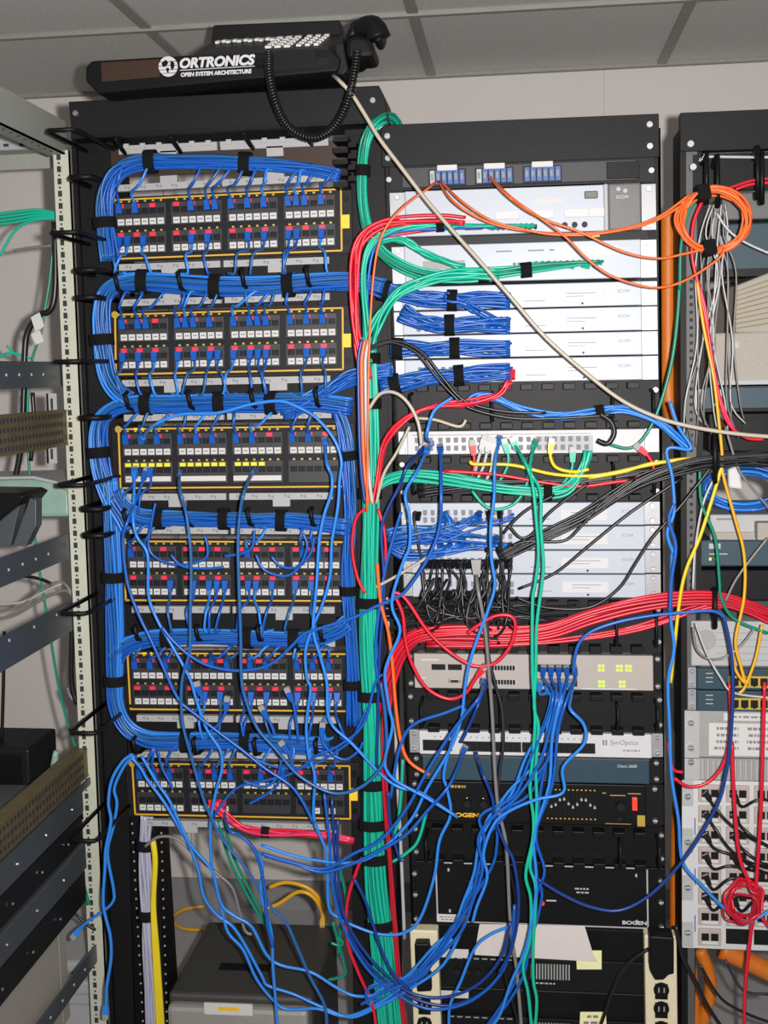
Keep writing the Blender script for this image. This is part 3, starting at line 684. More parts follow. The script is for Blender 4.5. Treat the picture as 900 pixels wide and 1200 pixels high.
# a handle pointing at the room: earpiece end towards the viewer
HP=spline([W(418,75,-.02),W(416,50,-.06),W(424,34,-.09),W(438,32,-.10),W(443,45,-.10)],4)
obj('handle',MB().tube(HP,lambda s:.024-.006*math.sin(math.pi*s),10),'black',hs,smooth=True)
obj('mouthpiece',MB().poly([(405,48),(414,40),(431,42),(438,52),(438,66),(405,68)],-.12,-.03),'black',hs,bevel=.01)
obj('earpiece',MB().poly([(410,26),(424,20),(440,20),(449,28),(449,42),(444,50),(438,48),(434,38),(420,38),(408,44)],-.10,-.04),'black',hs,bevel=.008)
# coiled cord
path=spline([W(315,62,-.112),W(316,90,-.13),W(323,120,-.13),(W(335,145,-.12)),W(352,158,-.12),W(372,161,-.12),W(392,148,-.12),W(407,120,-.12),W(415,85,-.12),W(419,58,-.12)],14)
L=0; pts=[]; 
for i in range(len(path)-1):
    p,n=path[i],path[i+1]; d=(n-p)
    for j in range(5):
        L+=d.length/5; ph=L/.0052*2*math.pi; s=d.normalized(); u=s.cross(Vector((0,1,0))).normalized(); w=s.cross(u); pts.append(p+d*(j/5)+u*(.0062*math.cos(ph))+w*(.0062*math.sin(ph)))
c=tag(obj('coiled_cord',MB().tube(pts,.0024,5),'c_blackc',smooth=True),'black coiled telephone cord hanging in front of the rack header','cord')
# ================================================================== SHELVING ON THE LEFT
pt=[W(62,176,.02),W(82,176,.02)]; pb=[W(104,1130,.02),W(124,1130,.02)]
sh=thing('shelving_unit','cream slotted-angle steel shelving with grey beams at the left edge','shelving',(pb[0].x,.02,0))
def down(a,b): e=b-a; return a+e*(a.z/-e.z)
q=[pt[0],pt[1],down(pt[1],pb[1]),down(pt[0],pb[0])]
po=obj('post',MB().quad8(q,[p+Vector((0,.004,0)) for p in q]),'postcream',sh)
q2=[pt[1]+Vector((-.004,0,0)),pt[1],down(pt[1],pb[1]),down(pt[1],pb[1])+Vector((-.004,0,0))]
obj('post_flange',MB().quad8(q2,[p+Vector((0,.05,0)) for p in q2]),'postcream',sh)
sm=mesh('slot',MB().box(-.0036,-.0012,-.0055,.0036,0,.0055),'slot'); hm2=mesh('hole',MB().cyl((0,0,0),(0,-1,0),.0022,.0012,6),'slot')
y=184.0; k=0
while y<1200:
    x=62+(y-176)*.0440+6.3; inst('slot',sm,W(x,y,.0195),po,scale=(1.05,1,1)); inst('hole',hm2,W(x+.3,y+7.2,.0195),po); y+=14.35-.0006*(y-184)
def beam(tp,bt,m,name,label=None,Ya=.03,Yb=-1.0,th=.004,dz=0.0,xo=0.0):
    """shelf beam running from the post towards the room; tp/bt pixels of its end at the post"""
    a=W(*tp,Ya); b=W(*bt,Ya); x=a.x+xo
    mb=MB().quad8([(x-th,Ya,a.z),(x,Ya,a.z),(x,Ya,b.z),(x-th,Ya,b.z)],[(x-th,Yb,a.z-dz),(x,Yb,a.z-dz),(x,Yb,b.z-dz),(x-th,Yb,b.z-dz)])
    return obj(name,mb,m,sh,label=label),x,a.z,b.z
o,x,z0,z1=beam((80,142),(80,182),'shelfpale','top_beam',xo=-.006)
obj('beam_flange',MB().box(x-.035,-1.0,z1,x,.03,z1+.003),'shelfpale',o)
for k in range(30): inst('slot',sm,(x-.012,-.02-k*.03,z1+.001),o,scale=(.9,1,.5))
a=W(66,160,.25); b=W(62,178,.25); c=W(62,197,.25)
obj('back_beam',MB().box(-1.7,.25,c.z,c.x,.254,b.z),'shelfpale',sh); o=obj('back_beam_flange',MB().box(-1.7,.20,b.z-.002,c.x,.254,b.z),'shelfpale',sh)
o=obj('back_strip',MB().box(-1.7,.25,b.z,c.x,.254,a.z+.01),'palegrey',sh)
for k in range(9): inst('slot',sm,(c.x-.03-k*.035,.2495,b.z+.018),o,scale=(1.6,1,.5))
o,x,z0,z1=beam((73,424),(73,453),'shelfgrey','beam')
for k in range(5): obj('bolt_hole',MB().cyl((x,-.07-k*.055,(z0+z1)/2),(1,0,0),.0028,.001,8),'white',o)
def perfor(tp,bt,rows,xo=0,Ya=.03):
    o,x,z0,z1=beam(tp,bt,'brass','perforated_beam',xo=xo,Ya=Ya)
    obj('beam_edge',MB().box(x-.03,-1.0,z0-.002,x+.001,Ya,z0+.002),'brass',o); obj('beam_edge',MB().box(x-.03,-1.0,z1-.002,x+.001,Ya,z1+.002),'brass',o)
    hm=mesh('slot',MB().box(0,-.0045,-.004,.0008,.0045,.004),'slot')
    for r_ in range(rows):
        for k in range(30): inst('slot',hm,(x,-.01-k*.0155,z1+(z0-z1)*(r_+.5)/rows),o)
perfor((80,481),(80,520),4)
perfor((104,876),(106,906),3)
o=obj('shelf_panel',MB().poly([(-60,563),(38,561),(66,567),(82,577),(82,606),(-60,608)],.06,.2),'greenglass',sh,bevel=.008)
obj('panel_edge',MB().poly([(-60,560),(40,558),(66,564),(82,574),(82,577),(66,567),(38,561),(-60,563)],.05,.2),'palegrey',o)
o,x,z0,z1=beam((83,624),(83,653),'shelfgrey','beam')
for k in range(4): obj('bolt_hole',MB().cyl((x,-.09-k*.06,(z0+z1)/2),(1,0,0),.0028,.001,8),'white',o)
o,x,z0,z1=beam((86,703),(84,737),'shelfgrey','beam')
for k in range(3): obj('bolt_hole',MB().cyl((x,-.06-k*.11,z0-.012),(1,0,0),.0028,.001,8),'white',o)
o,x,z0,z1=beam((108,909),(108,917),'shelfgrey','beam')
o,x,z0,z1=beam((115,1104),(116,1124),'shelfgrey','beam')
for k in range(7): obj('bolt_hole',MB().cyl((x,-.05-k*.06,(z0+z1)/2),(1,0,0),.0028,.001,8),'white',o)
# grey brackets and things standing on the shelves
for pts,l in(([(35,584),(42,586),(42,616),(30,640),(15,640)],'upright'),([(8,590),(25,584),(12,640),(0,640),(-8,640)],'leaning')):
    tag(obj('bracket',MB().poly(pts,-.12,-.09),'shelfgrey',bevel=.001),l+' grey metal bracket standing on the shelf beam','bracket')
obj_=tag(obj('dark_box',MB().poly([(-40,577),(20,578),(28,582),(20,592),(-5,612),(-40,620)],-.14,-.02),'black',bevel=.003),'black box edge above the grey brackets on the shelf','box')
st=thing('server_case','stack of dark grey grooved cases on the low shelf','computer case',W(60,1050,-.1))
xa=W(98,940,-.02).x
for k,(yt,yb) in enumerate(((920,952),(953,985),(986,1018),(1019,1056))):
    a=W(98,yt,-.02); b=W(98,yb,-.02); o=obj('case_panel',MB().box(xa-.3,-.85,b.z+.002,xa-.004*(k%2),-.02,a.z-.001),'rack2' if k%2 else 'shelfgrey',st,bevel=.003)
    for j in range(3): obj('screw_head',MB().cyl((xa,-.08-j*.13-k*.03,(a.z+b.z)/2),(1,0,0),.003,.0015,8),'steel',o)
a=W(76,1062,-.10); b=W(79,1140,-.10); t=thing('beige_case','plain beige computer case standing below the dark cases','computer case',b)
obj('shell',MB().box(a.x-.32,-.85,.0+.3,a.x,-.10,a.z),'beige',t,bevel=.004); obj('front_seam',MB().box(a.x-.001,-.14,.31,a.x+.001,-.138,a.z-.01),'grey',t)
a=W(78,1128,.12); b=W(122,1200,.12); t=thing('white_machine','pale grey office machine on the floor behind the cream post','machine',(a.x,.12,0))
obj('body',MB().box(a.x-.12,.12,.0,W(126,1160,.12).x+.01,.55,W(100,1150,.12).z),'palegrey',t,bevel=.008); obj('lid',MB().box(a.x-.1,.15,W(100,1150,.12).z,W(122,1160,.12).x,.5,W(100,1136,.12).z),'palegrey',t,bevel=.008)
for z in(1166,1178): zz=W(100,z,.119).z; obj('seam',MB().box(a.x-.1,.1185,zz,W(124,1160,.12).x,.12,zz+.003),'grey',t)
t=thing('monitor','dark monitor corner on the low shelf beside the brassy beam','monitor',W(20,930,-.15)); obj('housing',MB().poly([(-60,876),(34,878),(36,930),(-60,985)],.05,.2),'rack2',t,bevel=.006); obj('screen',MB().poly([(-60,884),(24,886),(26,925),(-60,960)],.047,.05),'black',t)
for x,y in((60,905),): tag(obj('clear_bottle',MB().tube([W(64,904,-.02),W(64,895,-.02),W(65,885,-.02),W(66,880,-.02)],lambda s:.009-.004*s,10),'greenglass',smooth=True),'small clear bottle standing behind the brassy beam','bottle')
for y0,y1,l in((461,485,'upper'),(520,543,'lower')):
    t=tag(obj('hook_plate',MB().poly([(54,y0),(66,y0),(67,y1),(55,y1)],.05,.053),'palegrey'),l+' small slotted metal tab beside the cream post','bracket'); obj('tab_slot',MB().poly([(59,y0+6),(61.5,y0+6),(62,y1-5),(59.5,y1-5)],.0485,.05),'slot',t); obj('tab_edge',MB().poly([(54,y0),(56,y0),(57,y1),(55,y1)],.048,.05),'black',t)
# ================================================================== PRINTER ON THE FLOOR
tp=[W(247,1078,.50),W(385,1076,.50),W(366,1166,.20),W(197,1160,.20)]
zt=.30
def onz(px,py,z): r=MT@Vector(((px-450)/F,(py-600)/F,1.0)); return CAM+r*((z-CAM.z)/r.z)
t=None
A=[onz(x,y,zt) for x,y in((247,1082),(383,1080),(366,1170),(197,1163))]
t=thing('printer','dark grey laser printer with a silver front on the floor behind the left rack','printer',(A[3].x,A[3].y,0))
yf=(A[2].y+A[3].y)/2; yb=(A[0].y+A[1].y)/2; x0=A[3].x; x1=A[2].x
top=[Vector((x0,yf,zt)),Vector((x1,yf,zt)),Vector((x1,yb,zt)),Vector((x0+.0,yb,zt))]
obj('body',MB().quad8(top,[p-Vector((0,0,zt)) for p in top]),'printer',t,bevel=.008)
obj('front_cover',MB().box(x0+.005,yf-.03,.02,x1-.005,yf,zt-.012),'silver',t,bevel=.01)
obj('lower_tray',MB().box(x0+.01,yf-.07,.02,x1-.01,yf-.03,zt-.1),'palegrey',t,bevel=.01)
c=onz(290,1133,zt+.001); obj('top_slot',MB().box(c.x-.06,c.y-.015,zt,c.x+.05,c.y+.012,zt+.002),'black',t)
c=W(268,1182,yf-.031); s_=obj('name_plate',MB().box(c.x-.05,yf-.034,c.z-.012,c.x+.05,yf-.03,c.z+.012),'label',t); obj('name_mark',MB().box(c.x-.022,yf-.0348,c.z-.003,c.x+.022,yf-.034,c.z+.005),'ledorange',s_)
# ================================================================== CABLE BUNDLES, LEFT RACK
BL=['c_blue','c_blue','c_bluelight','c_blue','c_bluegrey']
def cords(b,p,row,ports,yb,m='c_blue',sag=0):
    """patch cords leaving a bundle and plugging into jacks of panel p"""
    fr=PF[p]
    for i in ports:
        u,v=uv(p,row,i); j=fr.at(u,v+.03,.012); s=-1 if row==0 else 1
        px=fr.c[0][0]+u*(fr.c[1][0]-fr.c[0][0]); dx=R.uniform(-12,12)
        e=W(px+dx+ (14 if row==0 else -8)*R.random(),yb(px),-.05)
        k=j.lerp(e,.5)+Vector((R.uniform(-.006,.006),-.03,-.003*s))
        pts=spline([j+Vector((0,-.004,-s*.012)),j+Vector((R.uniform(-.003,.003),-.018,-s*.03)),k,e+Vector((0,-.012,0)),e+Vector((R.uniform(-.02,.02),-.0,0))],4)
        mm=R.choice(['c_blue','c_blue','c_bluegrey','c_bluelight']); o=obj('patch_cord',MB().tube(pts,.0027,6),mm,b.o,smooth=True)
        plugmesh(j+Vector((0,-.003,.004*s)),Vector((0,-.35,-s)),'c_blue',o,s=1.0,tip=None)
def lin(x0,y0,x1,y1): return lambda x:y0+(y1-y0)*(x-x0)/(x1-x0)
N='blue_cable_bundle'; G='strapped blue bundles in the left rack'
b=Bundle(N,'blue cable bundle arching over the top patch panel',[(129,305),(124,270),(122,240),(128,214),(143,197),(168,190),(205,190),(260,191),(320,194),(370,199),(398,206)],22,.0165,.016,BL,group=G,taper=lambda t:1 if t<.5 else 1-.9*(t-.5))
for x,y in((177,190),(288,191),(119,262)): b.strap(x,y,.02)
cords(b,0,0,[0,2,8,10,11,12,14,16,18,19,20,22],lin(130,194,400,203))
b=Bundle(N,'blue cable bundle below the top patch panel, curving down its left side',[(150,470),(136,458),(127,440),(122,415),(119,390),(118,366),(122,347),(136,334),(160,330),(200,332),(260,336),(320,335),(370,331),(415,330),(450,338)],30,.0175,.016,BL,group=G)
for x,y in((122,398),(168,331),(253,336),(338,333)): b.strap(x,y,.021)
cords(b,0,1,[0,1,3,8,10,14,16,18,19,22],lin(130,320,400,320)); cords(b,1,0,[0,2,3,6,7,8,10,12,14,15,16,18,20,22],lin(130,344,400,340))
b=Bundle(N,'blue cable bundle below the second patch panel, curving down its left side',[(150,622),(141,606),(131,588),(121,560),(116,532),(115,508),(120,490),(135,478),(160,473),(200,474),(260,472),(320,472),(370,472),(412,478)],28,.0165,.016,BL,group=G)
for x,y in((118,530),(172,474),(258,472),(318,472)): b.strap(x,y,.021)
cords(b,1,1,[0,2,4,6,8,10,11,12,14,15,16,20,22],lin(130,462,400,460)); cords(b,2,0,[0,2,4,6,8,10,12,14,18,20],lin(130,484,400,484))
b=Bundle(N,'blue cables slanting up from the right of the second patch panel',[(330,482),(360,470),(385,456),(410,443),(435,436),(460,434)],14,.015,.012,BL,group=G)
b=Bundle(N,'blue cable bundle between the third and fourth patch panels',[(136,575),(146,592),(165,606),(200,608),(250,608),(300,609),(350,611),(412,618)],22,.0155,.015,BL,group=G)
for x,y in((187,608),(263,608),(330,610)): b.strap(x,y,.018)
cords(b,2,1,[1,3],lin(130,600,400,604)); cords(b,3,0,[0,2,13,19,21],lin(130,616,400,620))
b=Bundle(N,'long blue bundle down the left side, turning under the fifth patch panel',[(128,560),(130,600),(132,650),(133,700),(135,750),(135,798),(138,828),(149,852),(170,866),(200,869),(260,868),(320,870),(385,874)],28,.0165,.016,BL,group=G)
for x,y in((133,676),(136,797),(219,869),(288,868)): b.strap(x,y,.02)
cords(b,4,1,[8,10,12,13,15,18,20,22,23],lin(130,862,400,864)); cords(b,5,0,[0,2,4,7,9,11,14,17,20,22],lin(130,874,400,876))
b=Bundle(N,'blue cable bundle between the fourth and fifth patch panels',[(134,772),(146,757),(175,748),(210,747),(260,747),(310,748),(360,749),(392,742),(410,730)],24,.016,.015,BL,group=G)
for x,y in((196,747),(290,749),(345,748)): b.strap(x,y,.02)
cords(b,3,1,[5,7,9,10,11,13,14,16,18,20],lin(130,738,400,738)); cords(b,4,0,[0,2,4,6,9,11,13,15,18,20,22],lin(130,757,400,757))
b=Bundle(N,'upright blue bundle along the right ends of the middle patch panels',[(392,474),(402,500),(408,540),(410,580),(410,620),(408,660),(409,700),(411,740),(413,800),(414,850)],16,.0125,.012,BL,group=G,Y=-.045)
for x,y in((409,534),(408,692),(413,802)): b.strap(x,y,.018)
# ------------------------------------------------------------------ the green trunk
b=Bundle('green_cable_bundle','thick teal-green cable trunk between the left and middle racks',[(431,395),(433,473),(434,560),(433,620),(432,680),(432,740),(434,800),(436,860),(436,920),(438,980),(441,1040),(447,1090),(452,1140),(459,1215)],34,.0205,.015,['c_green','c_green','c_green','c_green','c_green','c_greendark'],Y=-.06,r=.0030,taper=lambda t:.68+.42*t,k=3)
for x,y,g in((432,420,.95),(433,473,.95),(434,578,.95),(433,706,1.05),(437,815,1.1),(437,918,1.2),(437,965,1.2),(438,1005,1.25),(443,1083,1.3)): b.strap(x,y,.02,grow=g)
B2=lambda *a,**k:Bundle(*a,**k)
B2('red_cable_strands','red cables along the left of the green trunk, bending to the hub',[(430,445),(426,430),(420,405),(416,370),(415,320),(420,287),(436,268),(465,258),(515,256),(545,260)],9,.009,.007,'c_red',Y=-.075,r=.0032,ends=[RF(220,275).at(.30+.012*q,.84,.016) for q in range(5)])
for m,x,l in(('c_orange',424,'orange strand on the left of the green trunk'),('c_whitec',428.5,'white strand in the green trunk between its upper straps'),('c_bluedark',420,'dark blue strand left of the orange one on the trunk')):
    cable([(x+4,398),(x,420),(x,450),(x+.5,480),(x+1.5,520),(x+4,560),(x+8,590)],m,.0036,-.083,label=l)
cable([(428,596),(418,606),(413,630),(414,655),(420,680),(428,695)],'c_red',.0032,-.08,label='short red bow on the left of the trunk below its third strap')
cable([(443,596),(450,620),(452,650),(449,690),(447,705)],'c_red',.0032,-.08,label='short red bow on the right of the trunk below its third strap')
B2('red_cable_strands','red cables down the lower right of the green trunk',[(452,800),(450,860),(451,920),(453,980),(459,1040),(464,1090),(468,1150),(474,1215)],3,.004,.004,'c_reddark',Y=-.07,r=.0032)
b=Bundle('green_cable_bundle','teal cable loop rising over the middle rack corner and into the tall switch',[(475,165,.05),(462,142,.02),(444,142),(429,165),(425,210),(427,250),(436,280),(455,303),(490,320),(530,324),(570,322),(620,316),(670,312),(704,311)],12,.0095,.009,['c_green','c_green','c_greendark'],Y=-.05,r=.003,ends=[RF(284.5,330).at(.55+.023*q,.58,.016) for q in range(11)],taper=lambda t:1 if t<.9 else .8)
for x,y in((427,210),(568,322),(616,317)): b.strap(x,y,.02)
B2('green_cable_bundle','teal cables fanning from the trunk up to the tall switch',[(434,425),(436,395),(447,368),(470,342),(505,326),(545,322),(585,321)],8,.010,.007,['c_green','c_green'],Y=-.07,r=.003)
b=B2('green_cable_bundle','teal and blue cables entering the hub with grey end cap',[(432,430),(429,380),(427,330),(432,295),(446,277),(475,268),(520,264),(570,262),(620,264)],8,.0075,.006,['c_green','c_green','c_blue'],Y=-.065,r=.003,ends=[RF(220,275).at(.39+.021*q,.85,.016) for q in range(8)]); b.strap(516,263,.014)
b=B2('green_cable_bundle','teal loop from the trunk to the expansion slot of the tall switch',[(446,282),(470,282),(490,292),(515,305),(545,312)],5,.006,.006,'c_green',Y=-.06,r=.003)
for k,(x,y) in enumerate(((598,318),(640,313),(672,312),(690,312))): plugmesh(W(x,y,-.03),(-1,-.6,.1),'c_green',b.o,s=.8,tip=None)
# ------------------------------------------------------------------ blue fans into the slim switches
def ends(fr,us,vs,n): 
    L=[]
    for q in range(n): L.append(fr.at(us[0]+(us[1]-us[0])*((q*7)%n)/max(1,n-1),vs[q%2],.016))
    return L
FAN=[(0,[(440,338),(470,345),(500,351),(530,352),(560,352),(598,352)],(530,350)),(1,[(470,366),(490,376),(510,381),(530,381),(560,381),(598,381)],(527,381)),(2,[(458,408),(480,409),(505,409),(533,408),(560,408),(598,407)],(533,408)),(3,[(446,455),(470,449),(500,443),(538,440),(560,438),(598,436)],(538,440))]
for k,pts,s in FAN:
    b=Bundle(N,('topmost','second','third','lowest')[k]+' blue cable fan plugged into the slim white switches',pts,26,.0145,.012,['c_blue','c_blue','c_bluegrey'],Y=-.04,group='blue fans of the middle rack',ends=ends(SW[k],(.12,.435),(.42,.74),15),r=.0028); b.strap(*s,.018)
    if k in(0,2,3): b.strap(*((450,341),None,(466,409),(463,451))[k],.02)
b=Bundle(N,'blue cables crossing from the topmost fan down to the second switch',[(520,348),(545,356),(570,368),(596,384)],6,.008,.006,['c_blue'],Y=-.05,ends=[SW[1].at(.36+.014*q,.5+.2*(q%2),.016) for q in range(6)],r=.0028)
for x,y,sx in((452,350,0),(465,405,0),(461,452,0)): pass
b=Bundle(N,'wide blue cable fan in front of the lower white switches',[(455,632),(480,628),(510,626),(540,620),(575,610),(602,602)],22,.02,.012,BL,Y=-.045,ends=[SW[4+(q%2)].at(.18+.26*((q*5)%20)/20,.42+.3*(q%3)/2,.016) for q in range(20)],r=.0028,taper=lambda t:1-.4*t)
b=Bundle(N,'lower blue cable fan trailing left among the black leads',[(456,640),(475,650),(500,652),(530,640),(570,628),(590,625)],8,.011,.009,BL,Y=-.04,ends=[SW[5].at(.16+.035*q,.74,.016) for q in range(8)],r=.0028)
# ------------------------------------------------------------------ reds
b=Bundle('red_cable_bundle','thick red cable bundle running right through the manager under the switches',[(446,835),(455,797),(469,764),(490,746),(530,742),(580,742),(640,738),(690,722),(740,710),(790,703),(840,702),(880,712),(905,722),(945,728),(1000,726,-.02)],14,.014,.011,['c_red','c_red','c_reddark'],Y=-.055,r=.0034)
B2('red_cable_strands','red and black strands under the thick red bundle',[(500,755),(560,756),(640,752),(720,742),(770,730),(820,713),(870,708),(905,724),(950,728),(1000,726,-.02)],5,.006,.006,['c_red','c_reddark','c_charcoal'],Y=-.05,r=.003)
b=B2('red_cable_strands','red cables rising from the trunk to two red plugs on the lowest slim switch',[(438,590),(443,556),(453,518),(476,490),(510,476),(550,472),(585,462),(597,446)],4,.006,.005,'c_red',Y=-.075,r=.0032)
for x,y in((596,440),(600,434)): plugmesh(W(x,y,-.02),(.1,-.5,-1),'c_red',b.o,tip=None)
# ------------------------------------------------------------------ black leads of the lower switches
t=thing('black_cable_bundle','tangle of black leads hanging from the lower white switches','cable bundle',W(540,735,-.05))
for q in range(34):
    f=SW[4+(q*3)%4] if q%3==0 else SW[6+q%2]; u=.07+.36*((q*11)%34)/34; v=(.42,.74)[q%2]; j=f.at(u,v,.014)
    px=xl(660)+u*300; side=1 if px>540 and q%2 else -1; dp=R.uniform(700,735)
    P=[j,j+Vector((R.uniform(-.006,.006),-.035,-.006)),W(px+R.uniform(-8,8),660+R.uniform(10,35),-.05),W(px+R.uniform(-14,10),dp,-.05-R.random()*.03)]
    P+= [W(px+side*R.uniform(20,45),dp+R.uniform(0,22),-.05),W(px+side*R.uniform(60,110),dp+R.uniform(-5,20),-.03)] if q%4 else [W(px+40,722,-.06),W(660,728,-.05),W(720,722,-.05)]
    o=obj('cable',MB().tube(spline(P,5),.0026,5),'c_blackc' if q%5 else 'c_charcoal',t,smooth=True); plugmesh(j+Vector((0,-.006,0)),Vector((0,-1,-.7)),'c_blackc',o,s=1.0,tip=None)
b=Bundle('black_cable_bundle','black cable bundle sweeping right across into the right rack',[(585,652),(625,632),(680,607),(720,582),(755,562),(800,546),(840,539),(880,537),(910,538),(960,532),(1040,520,.0)],14,.013,.009,['c_blackc','c_charcoal','c_blackc','c_blackc','c_blackc'],Y=-.07,r=.0026,taper=lambda t:.75+.5*t)
b.strap(838,539,.012)
B2('black_cable_bundle','black cables inside the manager below the white port panel',[(490,575),(540,568),(600,566),(660,566),(720,560),(770,552),(830,540),(905,534),(960,528),(1040,516,.0)],9,.011,.008,['c_blackc','c_charcoal'],Y=-.045,r=.0026)
for i,(pts,l) in enumerate((([(596,615),(610,630),(625,625),(640,605),(660,588),(690,566)],'short black lead rising from the upper black-wired switch'),([(590,625),(603,610),(620,596),(650,580)],'black lead curving off the topmost black-wired switch'),([(600,640),(620,634),(660,634),(680,618),(705,590),(745,560)],'black lead looping low over the second black-wired switch'),
 ([(605,700),(640,712),(690,712),(725,690),(745,660),(765,630),(800,590),(835,545)],'long black lead climbing across the lowest white switch to the right rack'),([(608,690),(650,672),(690,640),(740,600),(800,560)],'straight black lead crossing the third black-wired switch'),
 ([(430,412),(452,402),(470,404),(490,415),(510,440),(530,462),(550,478),(600,490),(660,490),(720,486)],'black lead curving over the blue fans into the upper manager'),([(430,408),(455,400),(475,402),(498,416),(520,444),(545,470),(590,482),(640,484)],'second black lead alongside, over the blue fans'))):
    cable(pts,'c_blackc',.003,-.075,label=l)
b=B2('blue_cable_strands','light blue and black cables lying in the upper manager',[(548,475),(560,466),(580,466),(610,480),(650,488),(700,482),(730,478),(765,490),(790,510),(808,526)],6,.007,.006,['c_bluelight','c_bluelight','c_charcoal','c_bluelight'],Y=-.06,r=.0028); b.strap(703,483,.016)
cable([(703,485),(716,494),(720,508),(712,520),(700,516)],'c_blackc',.0045,-.075,label='thick black strap end looping from the upper manager',cat='strap',name='strap_tail')
# green run in the second manager
b=B2('green_cable_bundle','teal bundle from the trunk through the manager below the port panel',[(436,575),(452,562),(478,557),(520,560),(560,566),(600,573),(640,577),(664,573),(678,558),(686,540),(688,528)],9,.0115,.008,['c_green'],Y=-.06,r=.0029,taper=lambda t:1 if t<.6 else 1-.9*(t-.6)); b.strap(642,575,.016)
for i,(pts,m,l) in enumerate((
 ([(573,518),(567,545),(560,560)],'c_whitec','first white lead dropping from the port panel'),([(578,520),(576,548),(570,562)],'c_whitec','second white lead dropping from the port panel'),([(567,516),(560,540),(556,556)],'c_whitec','leftmost white lead dropping from the port panel'),
 ([(592,520),(596,540),(588,560),(575,572)],'c_green','teal lead curving beside the white leads'),([(602,518),(612,540),(619,560),(608,585),(590,596),(570,594),(553,575)],'c_green','teal lead looping low over the first black-wired switch'),
 ([(671,530),(670,550),(660,567)],'c_green','short teal lead right of the yellow plug'))):
    cable(pts,m,.003,-.05,label=l,plug0=True)
YEL=[([(646,520),(645,535),(652,548),(672,553),(690,550)],'yellow lead dropping from the port panel'),([(552,540),(556,544),(600,545),(650,556),(700,557),(760,545),(800,538),(836,538)],'yellow lead running right through the manager into the right rack'),([(690,560),(730,553),(770,542),(836,540)],'second yellow lead beside the red one')]
for pts,l in YEL: cable(pts,'c_yellow',.0034,-.065,label=l,plug0=pts[0][0]==646)
cable([(554,522),(556,545),(553,558)],'c_red',.0032,-.05,label='short red lead plugged into the middle of the port panel',plug0=True)
cable([(749,525),(760,535),(766,550),(755,560),(720,565),(680,570),(640,566),(580,556),(520,552)],'c_red',.0034,-.062,label='red lead with a fat boot at the right of the port panel',plug0=True)
cable([(705,517),(730,525),(745,522),(760,505),(775,470),(788,420),(795,360),(797,300)],'c_greendark',.0032,-.05,label='dark green cable curving up between the middle and right racks')
